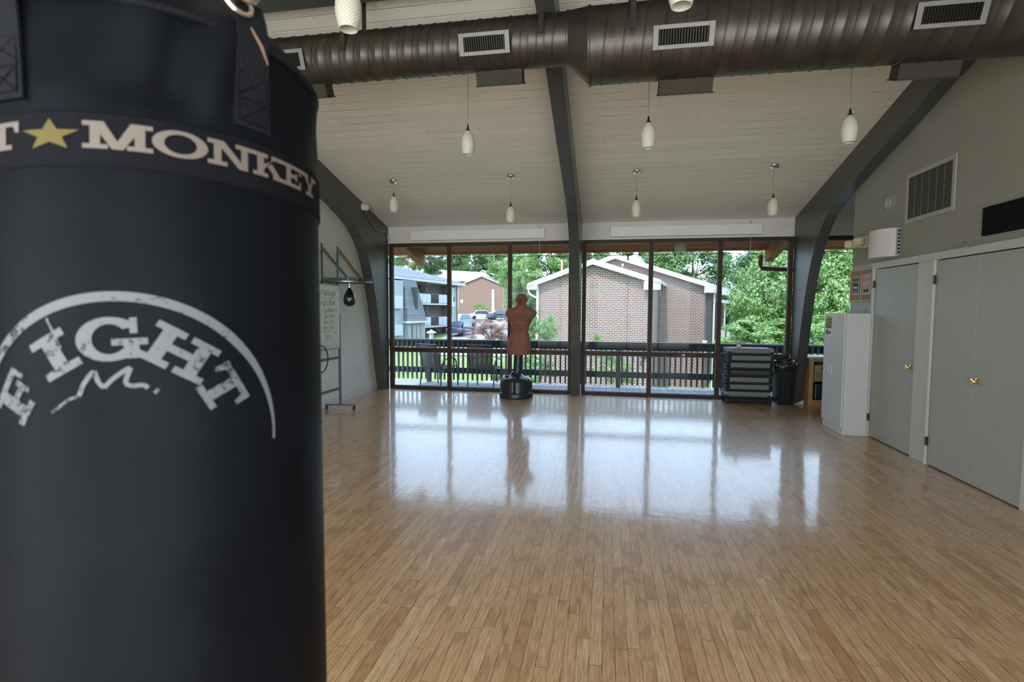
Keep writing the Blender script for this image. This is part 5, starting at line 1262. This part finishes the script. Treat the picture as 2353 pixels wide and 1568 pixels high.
# stair bay between the two gables; recess shade painted as a dark brick slab
xs0 = (at(1508, 700, 30.2).x-A2.x)/(B2.x-A2.x)*w2
rc = hpart(h2, MB().box(xs0-0.85, xs0+0.12, -0.04, 0.0, -3.5, 2.35), 'recess_shade', 'brick_shaded')
hpart(h2, MB().box(xs0-0.75, xs0+0.24, -0.12, -0.04, 2.3, 2.75), 'recess_head', 'hwhite')
for (z0, z1, m_) in ((1.0, 2.15, 'hglass'), (0.72, 0.98, 'hwhite'), (0.05, 0.70, 'hglass'), (-0.75, 0.03, 'hwhite'), (-2.4, -0.8, 'hglass')):
    hpart(h2, MB().box(xs0-0.32, xs0-0.10, -0.10, -0.04, z0, z1), 'stair_window', m_)
# balconies on the far side of the second gable
for z0 in (-0.55, -2.3):
    hpart(h2, MB().box(w2+0.45, w2+2.1, 2.4, 6.2, z0-0.12, z0), 'balcony_slab', 'hwhite')
    for yy in (2.4, 3.3, 4.2, 5.1): hpart(h2, MB().box(w2+2.05, w2+2.11, yy, yy+0.75, z0+0.06, z0+0.98) if z0 > -1 else MB().box(w2+2.05, w2+2.09, yy, yy+0.1, z0+0.06, z0+0.9), 'balcony_panel', 'panel')
    if z0 > -1:
        for k in range(5): hpart(h2, MB().box(w2+0.5+0.28*k, w2+0.72+0.28*k, 2.36, 2.4, z0+0.05, z0+0.98), 'balcony_panel', 'panel')
hpart(h2, MB().box(w2+1.95, w2+2.05, 2.4, 2.5, -3.5, 1.9).box(w2+0.62, w2+0.70, 2.4, 2.5, -3.5, 1.9), 'balcony_post', 'hwhite')
hpart(h2, MB().prism([(w2, 2.0), (w2+2.2, 1.75), (w2+2.2, 1.9), (w2, 2.2)], 2.2, 6.4, ax=1), 'balcony_roof', 'roofwhite')

# far brick gable by the parking lot
A3 = at(1053, 700, 104); B3 = at(1166, 700, 102); w3 = math.hypot(B3.x-A3.x, B3.y-A3.y); a3_ = math.atan2(B3.y-A3.y, B3.x-A3.x)
h3 = gable_house('brick_apartment_house', 'distant pink brick gable building behind the round bush', 'building', (A3.x, A3.y), a3_, w3, 14, (at(1053, 657, 104).z, at(1166, 659, 102).z), at(1108, 635, 103).z, 0.5, 'brick_far', over=0.5, zb=-1.0, roofm='shingle_grey', over_z=0.1)
xw = w3*0.69
for (z0, z1) in ((3.6, 5.4), (0.9, 3.0)): hpart(h3, MB().box(xw, xw+0.55, -0.08, 0.0, z0, z1), 'tall_window', 'hwhite')
hpart(h3, MB().box(xw, xw+0.55, -0.1, 0.0, 3.05, 3.5), 'window_spandrel', 'panel')
hpart(h3, MB().box(0.5, 1.1, -0.06, 0, 2.7, 3.4), 'wall_vent', 'hwhite')
# roofs behind it
h4 = thing('pale_roof_house', 'long pale sunlit roof house behind the distant brick gable', 'building', (0, 0, 0))
p0 = at(1030, 650, 125); p1 = at(1098, 650, 122); 
MB().box(p0.x-8, p1.x+1.0, 125, 137, -1, at(1040, 652, 125).z).build('wall', 'hwhite', h4)
zt0 = at(1040, 621, 131).z; zb0 = at(1060, 645, 124).z
MB().add([(p0.x-8, 124, zb0), (p1.x+2.0, 124, zb0-0.3), (p1.x-0.5, 131, zt0-0.6), (p0.x-8, 131, zt0+0.3), (p0.x-8, 138, zb0), (p1.x+2, 138, zb0)], [(0, 1, 2, 3), (3, 2, 5, 4), (1, 5, 2), (0, 3, 4)]).build('roof', 'roofwhite', h4)
MB().box(p1.x-3.0, p1.x-1.0, 123.9, 124.0, zb0-1.9, zb0-0.3).build('window', 'hglass', h4)
h5 = thing('small_gable_house', 'small distant gable and roof peeking above the distant brick gable', 'building', (0, 0, 0))
q0 = at(1094, 640, 145); q1 = at(1122, 640, 145); qt = at(1109, 623.5, 145)
MB().prism([(q0.x, 0), (q1.x, 0), (q1.x, q1.z+0.4), (qt.x, qt.z), (q0.x, q0.z+0.4)], 145, 158, ax=1).build('wall', 'brick_far', h5)
MB().prism([(q0.x-0.6, q0.z+0.0), (qt.x, qt.z+0.0), (q1.x+9.5, q1.z-2.2), (q1.x+9.5, q1.z-1.9), (qt.x, qt.z+0.4), (q0.x-0.6, q0.z+0.4)], 144.6, 158, ax=1).build('roof', 'roofwhite', h5)

# left apartment block with balconies (long facade receding from the camera)
A = at(945, 700, 50); B = at(1052, 700, 61); LF = math.hypot(B.x-A.x, B.y-A.y); aF = math.atan2(B.y-A.y, B.x-A.x)
ap = thing('apartment_block', 'three storey apartment block with white balcony panels and grey roof, far left', 'building', (0, 0, 0))
# local x along the facade (away), local -y faces the viewer side
zE = 4.35; ZB = -4.0
def ab(name, mb, m_, parent=ap, **k): return mb.build(name, m_, parent, **k)
BYL = LF-2.3                                      # balcony zone length
ab('brick_wall', MB().box(-0.2, LF, 0.9, 12, ZB, zE), 'brick_lattice')
ab('corner_wall', MB().box(BYL, LF, 0.0, 1.0, ZB, zE-0.05), 'brick_lattice')
# windows with white spandrels on the corner bay
for (z0, z1, m_) in ((2.9, 4.0, 'curtain'), (2.45, 2.85, 'hglass'), (1.75, 2.4, 'hwhite'), (0.5, 1.7, 'curtain'), (0.0, 0.45, 'curtain'), (-0.85, -0.05, 'hwhite'), (-2.3, -0.9, 'curtain')):
    fr_ = ab('bay_window' if m_ != 'hwhite' else 'spandrel', MB().box(BYL+0.15, LF-0.9, -0.06, 0.0, z0, z1), m_)
ab('window_post', MB().box(BYL+0.12, BYL+0.2, -0.1, 0.0, -3.0, 4.1).box(LF-0.95, LF-0.85, -0.1, 0, -3.0, 4.1), 'hwhite')
# balconies: slabs, posts, panels, doors
for (z0) in (2.08, -0.33):
    ab('balcony_slab', MB().box(-0.2, BYL, -0.35, 0.9, z0-0.13, z0+0.02), 'hwhite')
    xx = -0.15; k = 0
    while xx < BYL-0.3:
        w_ = 0.92
        if 3.0 < xx < 4.9: ab('baluster_panel', MB().box(xx, xx+0.03, -0.33, -0.30, z0+0.05, z0+0.95).box(xx+0.3, xx+0.33, -0.33, -0.30, z0+0.05, z0+0.95).box(xx+0.6, xx+0.63, -0.33, -0.30, z0+0.05, z0+0.95), 'blacksteel')
        elif not (z0 < 0 and xx < 0.8): ab('balcony_panel', MB().box(xx+0.03, xx+w_-0.03, -0.36, -0.32, z0+0.06, z0+1.0), 'panel')
        xx += w_
    ab('balcony_handrail', MB().box(-0.2, BYL, -0.36, -0.30, z0+0.98, z0+1.03), 'greysteel')
for (z0, z1) in ((2.12, 4.05), (-0.3, 1.75), (-2.9, -0.6)):
    ab('balcony_door', MB().box(3.3, 4.8, 0.84, 0.9, z0, z1), 'hglass')
    ab('door_frame', MB().box(3.15, 3.3, 0.8, 0.9, z0, z1+0.1).box(4.8, 4.95, 0.8, 0.9, z0, z1+0.1), 'hwhite')
    ab('party_wall', MB().box(2.95, 3.05, -0.2, 0.9, z0-0.1, z1+0.25), 'brick_lattice')
ab('shutter', MB().box(0.0, 0.9, 0.82, 0.9, 2.12, 4.1).box(0.0, 0.9, 0.82, 0.9, -0.3, 1.8), 'oldwood')
# lower left bay (curtain windows), mansard block
ab('mansard', MB().prism([(-0.9, 4.25), (-0.9, 0.35), (-4.8, 0.35), (-4.2, 4.25)], -0.2, 3, ax=1) if False else MB().add(
    [(-3.6, -1.9, 0.35), (-0.3, -1.9, 0.35), (-0.3, 1.0, 0.35), (-3.6, 1.0, 0.35), (-3.2, -1.05, 4.2), (-0.9, -1.05, 4.2), (-0.9, 1.0, 4.2), (-3.2, 1.0, 4.2)],
    [(0, 1, 5, 4), (1, 2, 6, 5), (2, 3, 7, 6), (3, 0, 4, 7), (4, 5, 6, 7), (0, 3, 2, 1)]), 'shingle_wall')
ab('mansard_ledge', MB().box(-3.8, -0.1, -2.1, 1.0, 0.2, 0.36), 'hwhite')
ab('mansard_window', MB().box(-2.15, -1.75, -1.70, -1.15, 1.55, 3.55), 'ink')
ab('lower_bay', MB().box(-3.5, -0.3, -1.7, 1.0, ZB, 0.22), 'siding')
for (z0, z1) in ((-1.55, 0.0), (-2.6, -1.75)):
    ab('bay_window', MB().box(-2.9, -1.4, -1.76, -1.70, z0, z1), 'curtain')
    ab('bay_window_frame', MB().box(-2.2, -2.1, -1.78, -1.70, z0, z1).box(-1.4, -1.32, -1.78, -1.7, z0-0.05, z1+0.05).box(-2.95, -2.88, -1.78, -1.7, z0-0.05, z1+0.05), 'greysteel')
ab('side_siding', MB().box(-9.5, -3.6, -1.2, 1.0, ZB, 4.1), 'siding')
ab('side_balcony', MB().box(-6.0, -4.2, -1.5, -1.2, 1.55, 2.7).box(-6.0, -4.2, -1.5, -1.2, -0.9, 0.1), 'panel')
# eaves and hip roof
ab('fascia', MB().box(-10, LF+0.6, -0.75, -0.60, zE-0.05, zE+0.22), 'hwhite')
ab('soffit_board', MB().box(-10, LF+0.6, -0.75, 1.0, zE-0.08, zE-0.04), 'hwhite')
ab('roof', MB().add([(-12, -0.8, zE+0.2), (LF+0.7, -0.8, zE+0.2), (LF+0.7, 12.8, zE+0.2), (-12, 12.8, zE+0.2), (-12, 6, zE+2.2), (LF-5.2, 6, zE+2.2)],
    [(0, 1, 5, 4), (1, 2, 5), (2, 3, 4, 5), (0, 4, 3), (0, 3, 2, 1)]), 'shingle_grey')
ab('roof_vent', MB().lathe([(0.25, 0), (0.25, 0.6), (0.42, 0.65), (0.30, 0.95), (0.02, 1.0)], (0.6, 5.2, zE+1.8), 16), 'hwhite')
fl_ = MB()
for k in range(12): fl_.lathe([(0.001, -0.05), (0.05, 0), (0.001, 0.05)], (0.1+0.28*k, -0.25, 4.02+0.08*(k % 2)), 8)
ab('fairy_lights', fl_, 'plastic_cream')
ap.location = (A.x, A.y, 0); ap.rotation_euler = (0, 0, aF)

# lamp post in front of the apartment block
L = at(991, 780, 36); t = thing('lamp_post', 'white lantern style lamp post in front of the apartment block', 'lamp post', (L.x, L.y, gz(L.x, L.y)))
zl = at(991, 783, 36).z
MB().tube([(L.x, L.y, gz(L.x, L.y)), (L.x, L.y, zl-0.02)], 0.06, 10).build('post', 'hwhite', t)
MB().lathe([(0.10, 0.0), (0.14, 0.02), (0.19, 0.52), (0.17, 0.55)], (L.x, L.y, zl), 8).build('lantern', 'panel', t)
MB().lathe([(0.36, 0.55), (0.30, 0.62), (0.12, 0.70), (0.05, 0.78), (0.01, 0.80)], (L.x, L.y, zl), 16).build('cap', 'hwhite', t)

# cars
def car(label, loc, rz, paint, L_=4.5, Ht=1.5, suv=False):
    t = thing('parked_car', label, 'car', (0, 0, 0), 'cars in the parking lot')
    bh = 0.80 if not suv else 0.95
    pr = [(-L_/2, 0.30), (-L_/2-0.03, 0.55), (-L_/2+0.12, bh), (-L_/2+0.95, bh+0.06), (-L_/2+1.5, Ht-0.06), (-L_/2+2.1, Ht), (L_/2-1.4, Ht), (L_/2-(0.55 if not suv else 0.2), bh+0.16), (L_/2-0.05, bh), (L_/2, 0.5), (L_/2-0.03, 0.28)]
    body = MB(); n_ = len(pr); ws = [0.80, 0.86, 0.86, 0.84, 0.66, 0.62, 0.62, 0.72, 0.84, 0.86, 0.82]
    body.v = [(x, -w_, z) for (x, z), w_ in zip(pr, ws)]+[(x, w_, z) for (x, z), w_ in zip(pr, ws)]
    body.f = [tuple(range(n_)), tuple(range(2*n_-1, n_-1, -1))]+[(i, i+n_, (i+1) % n_+n_, (i+1) % n_) for i in range(n_)]
    body.build('body', paint, t, bevel=0.05)
    gl = MB()
    for s_ in (-1, 1):
        y1_, y2_ = s_*0.83, s_*0.655
        gl.add([(-L_/2+1.15, y1_, bh+0.1), (L_/2-0.8, y1_, bh+0.1), (L_/2-1.4, y2_, Ht-0.08), (-L_/2+1.65, y2_, Ht-0.08)], [(0, 1, 2, 3)])
    gl.add([(-L_/2+0.98, -0.74, bh+0.10), (-L_/2+0.98, 0.74, bh+0.10), (-L_/2+1.48, 0.60, Ht-0.10), (-L_/2+1.48, -0.60, Ht-0.10)], [(0, 1, 2, 3)])
    gl.add([(L_/2-0.6, -0.68, bh+0.20), (L_/2-0.6, 0.68, bh+0.20), (L_/2-1.36, 0.58, Ht-0.06), (L_/2-1.36, -0.58, Ht-0.06)], [(0, 1, 2, 3)])
    gl.v = [(p[0]+(-0.03 if p[0] < -0.5 else (0.03 if p[0] > 0.5 else 0)), p[1]*1.03, p[2]+0.015) for p in gl.v]
    gl.build('windows', 'hglass', t)
    for sx in (-L_/2+0.85, L_/2-0.85):
        for sy in (-0.84, 0.84):
            MB().lathe([(0.30, -0.10), (0.33, -0.07), (0.33, 0.07), (0.30, 0.10)], (sx, sy, 0.33), 18, ax=1).build('wheel', 'rubber', t)
    lt = MB().box(-L_/2-0.03, -L_/2+0.05, -0.75, -0.45, 0.58, 0.70).box(-L_/2-0.03, -L_/2+0.05, 0.45, 0.75, 0.58, 0.70); lt.build('headlights', 'panel', t)
    MB().box(L_/2-0.06, L_/2+0.02, -0.75, -0.5, 0.6, 0.78).box(L_/2-0.06, L_/2+0.02, 0.5, 0.75, 0.6, 0.78).build('tail_lights', 'red_print', t)
    t.location = loc; t.rotation_euler = (0, 0, rz); return t
for (px_, Y, lab, paint, rz, suv) in ((1107, 84, 'white parked car in front of the round bush', 'carwhite', R(205), False), (1062, 66, 'silver grey parked car at the left edge of the lot', 'cargrey', R(250), True),
                                     (1060, 56, 'dark blue parked car nearest, left of the bronze-leaved tree', 'carblue', R(262), False), (1150, 84, 'dark car half hidden behind the bronze-leaved tree', 'carblue', R(215), False)):
    p = at(px_, 720, Y); car(lab, (p.x, Y, gz(p.x, Y)+0.05), rz, paint, suv=suv, Ht=1.75 if suv else 1.5)

# ================================================================== OUTSIDE: trees and shrubs
def leaf_mesh(name, n, clumps, leaf, seed, m_, flat=1.0, shell=0.55, droop=0.0):
    r = np.random.default_rng(seed)
    cdir = r.normal(size=(clumps, 3)); cdir /= np.linalg.norm(cdir, axis=1)[:, None]
    crad = r.uniform(shell, 0.92, clumps); cc = cdir*crad[:, None]; cs = r.uniform(0.14, 0.26, clumps)
    k = r.integers(0, clumps, n); off = r.normal(size=(n, 3)); off /= np.linalg.norm(off, axis=1)[:, None]; off *= (r.uniform(0, 1, n)**0.4)[:, None]
    p = cc[k]+off*cs[k][:, None]*np.array([1, 1, 0.75]); p[:, 2] *= flat
    # leaf orientation: roughly facing outwards and up
    nrm = off*0.7+cdir[k]*0.4+np.array([0, 0, 0.6])+r.normal(size=(n, 3))*0.55; nrm /= np.linalg.norm(nrm, axis=1)[:, None]
    t = np.cross(nrm, r.normal(size=(n, 3))); t /= np.linalg.norm(t, axis=1)[:, None]; b = np.cross(nrm, t)
    L = leaf*r.uniform(0.6, 1.3, n)[:, None]
    v = np.stack([p-t*L, p-b*L*0.5-nrm*L*0.12, p+t*L, p+b*L*0.5-nrm*L*0.12], axis=1).reshape(-1, 3)
    me = bpy.data.meshes.new(name); me.vertices.add(len(v)); me.vertices.foreach_set('co', v.astype(np.float32).ravel())
    me.loops.add(4*n); me.loops.foreach_set('vertex_index', np.arange(4*n, dtype=np.int32)); me.polygons.add(n)
    me.polygons.foreach_set('loop_start', np.arange(0, 4*n, 4, dtype=np.int32)); me.update(calc_edges=True); me.materials.append(m_); return me
LM = {}
for nm, mt, sd_ in (('dark', 'leaf_dark', 1), ('mid', 'leaf_mid', 2), ('bright', 'leaf_bright', 3), ('yellow', 'leaf_yellow', 5)):
    LM[nm] = leaf_mesh('foliage', 24000, 90, 0.028, sd_, M[mt], shell=0.45)
LM['maple'] = leaf_mesh('foliage', 9000, 55, 0.026, 11, M['leaf_red'], flat=0.75, shell=0.3)
LM['shrub'] = leaf_mesh('foliage', 8000, 55, 0.034, 13, M['leaf_mid'], shell=0.3)
LM['shrubb'] = leaf_mesh('foliage', 8000, 55, 0.034, 17, M['leaf_bright'], shell=0.3)
LM['ball'] = leaf_mesh('foliage', 7000, 110, 0.035, 19, M['leaf_bright'], shell=0.72)
LM['frond'] = leaf_mesh('foliage', 13000, 70, 0.042, 23, M['leaf_bright'], flat=0.8, shell=0.4)
def tree(name, label, cat, c, rad, kind, trunk=True, rz=0.0, group=None):
    gx, gy = c[0], c[1]; base = gz(gx, gy)
    t = thing(name, label, cat, (gx, gy, base), group)
    o = bpy.data.objects.new('foliage', LM[kind]); COL.objects.link(o); o.parent = t; o.location = (0, 0, c[2]-base); o.scale = rad; o.rotation_euler = (0, 0, rz)
    if trunk:
        rt_ = max(0.05, 0.045*rad[2]); h_ = c[2]-base
        tk = MB(); tk.tube([(gx, gy, base-0.1), (gx+0.05*rad[0], gy, base+h_*0.5), (gx, gy, c[2]+rad[2]*0.5)], [rt_*1.3, rt_, rt_*0.4], 10)
        tk.build('trunk', 'bark', t, smooth=True); br = MB()
        rr_ = random.Random(int(abs(gx*7+gy*3)))
        for k in range(7):
            a = rr_.uniform(0, 2*PI); z0 = c[2]-rad[2]*rr_.uniform(0.0, 0.6); e = (gx+rad[0]*0.7*math.cos(a), gy+rad[1]*0.7*math.sin(a), z0+rad[2]*rr_.uniform(0.3, 0.7))
            br.tube([(gx, gy, z0), ((gx+e[0])/2, (gy+e[1])/2, z0+(e[2]-z0)*0.4), e], [rt_*0.6, rt_*0.4, rt_*0.12], 6)
        br.build('branches', 'bark', t, smooth=True)
    return t
def tree_px(name, label, cat, px, py, Y, rpx, rpy, kind, **k):
    p = at(px, py, Y); dd = Y/math.cos(math.atan2(p.x, Y))*0+Y; s_ = dd/FPX
    return tree(name, label, cat, (p.x, Y, p.z), (rpx*s_, rpx*s_*0.9, rpy*s_), kind, **k)
# right-hand wood
TR = [
 ('leafy_tree', 'bright green tree filling the left of the right window panel', 1800, 700, 27, 120, 150, 'bright'),
 ('leafy_tree', 'tree seen through the alcove window right of the right arch', 1940, 690, 26, 130, 170, 'bright'),
 ('leafy_tree', 'dark green tree directly beside the far balconies', 1706, 690, 38, 90, 115, 'dark'),
 ('leafy_tree', 'tall tree above the farther brick gable on the right', 1590, 620, 50, 110, 90, 'mid'),
 ('leafy_tree', 'tall pale-lit tree between the brick gable and the sky gap', 1500, 600, 62, 90, 70, 'mid'),
 ('leafy_tree', 'mid green tree behind the right window panel top', 1850, 590, 44, 120, 110, 'mid'),
 ('leafy_tree', 'dark tree high behind the arch on the right', 1760, 600, 56, 80, 60, 'dark'),
 ('leafy_tree', 'far tree at the right end beyond the alcove window', 2060, 640, 34, 120, 170, 'mid'),
 ('leafy_tree', 'bright tree rising above the nearer brick gable, right of the dummy', 1265, 610, 46, 85, 90, 'bright'),
 ('leafy_tree', 'bright tree directly behind the dummy', 1195, 650, 52, 60, 90, 'bright'),
 ('leafy_tree', 'shaded tree between the dummy and the nearer brick gable', 1225, 700, 44, 45, 70, 'dark'),
 ('leafy_tree', 'tree above the ridge of the nearer brick gable', 1365, 590, 56, 80, 60, 'mid'),
 ('leafy_tree', 'bright tree overhanging the distant brick gable from the right', 1165, 610, 78, 50, 60, 'bright'),
 ('leafy_tree', 'dark tree above the pale roofs', 1090, 598, 150, 80, 60, 'dark'),
 ('leafy_tree', 'mid green tree above the pale roofs at the second window panel', 1040, 596, 140, 55, 48, 'mid'),
 ('leafy_tree', 'tree behind the apartment roof near the left beam end', 990, 598, 110, 42, 44, 'dark'),
 ('leafy_tree', 'yellowish tree behind the apartment roof', 948, 596, 85, 36, 36, 'yellow'),
 ('leafy_tree', 'mid green tree at the far left above the apartment roof', 905, 592, 90, 34, 36, 'mid'),
 ('leafy_tree', 'distant tree above the small gable', 1145, 600, 170, 70, 60, 'mid'),
 ('leafy_tree', 'distant dark tree behind the middle arch', 1320, 600, 120, 70, 50, 'dark'),
]
for k, (nm, lab, px, py, Y, rx, ry, kd) in enumerate(TR): tree_px(nm, lab, 'tree', px, py, Y, rx, ry, kd, rz=k*1.3, group='trees beyond the deck')
tree_px('leafy_shrub', 'feathery bright shrub low behind the step stack', 'shrub', 1745, 770, 20, 95, 60, 'frond', trunk=False, rz=0.4)
tree_px('leafy_shrub', 'feathery bright shrub low behind the alcove window', 'shrub', 1905, 770, 19, 95, 70, 'frond', trunk=False, rz=2.0)
tree_px('round_bush', 'round clipped green bush before the distant brick gable', 'bush', 1106, 711, 92, 21, 19, 'ball', trunk=False)
tree_px('bronze_leaf_tree', 'small tree with bronze-red leaves left of the dummy', 'tree', 1128, 764, 33, 66, 58, 'maple')
tree_px('leafy_shrub', 'green shrub against the nearer brick gable, right of the dummy', 'shrub', 1236, 772, 19, 46, 62, 'shrub', trunk=False)
tree_px('leafy_shrub', 'light branching shrub before the brick wall, left of the middle arch', 'shrub', 1264, 756, 21, 28, 34, 'shrubb', trunk=True)
tree_px('leafy_shrub', 'small green and bronze shrub above the rail, right of the middle arch', 'shrub', 1372, 795, 20, 26, 30, 'shrubb', trunk=False)
tree_px('leafy_shrub', 'broad green hedge shrub seen between balusters, right of the middle arch', 'shrub', 1405, 852, 17.5, 70, 50, 'shrubb', trunk=False, rz=1)
tree_px('leafy_shrub', 'broad green shrub seen between balusters, right of the dummy base', 'shrub', 1235, 850, 17.5, 60, 50, 'shrub', trunk=False, rz=2)
tree_px('leafy_shrub', 'low shrub with brown stems between the chairs and the dummy', 'shrub', 1150, 868, 20, 30, 24, 'shrub', trunk=False, rz=3)
# flag sticker on the window rail
fs_ = thing('flag_sticker', 'tiny red, white and blue flag sticker on the window rail', 'sticker', (1.31, YW-0.006, 0.735))
MB().box(1.285, 1.345, YW-0.0075, YW-0.0055, 0.735, 0.768).build('white_field', 'white_paper', fs_)
MB().box(1.285, 1.31, YW-0.0085, YW-0.0076, 0.752, 0.768).build('blue_canton', 'blue_print', fs_)
MB().box(1.31, 1.345, YW-0.0085, YW-0.0076, 0.759, 0.763).box(1.285, 1.345, YW-0.0085, YW-0.0076, 0.741, 0.745).build('red_stripe', 'red_print', fs_)
bpy.context.view_layer.update()
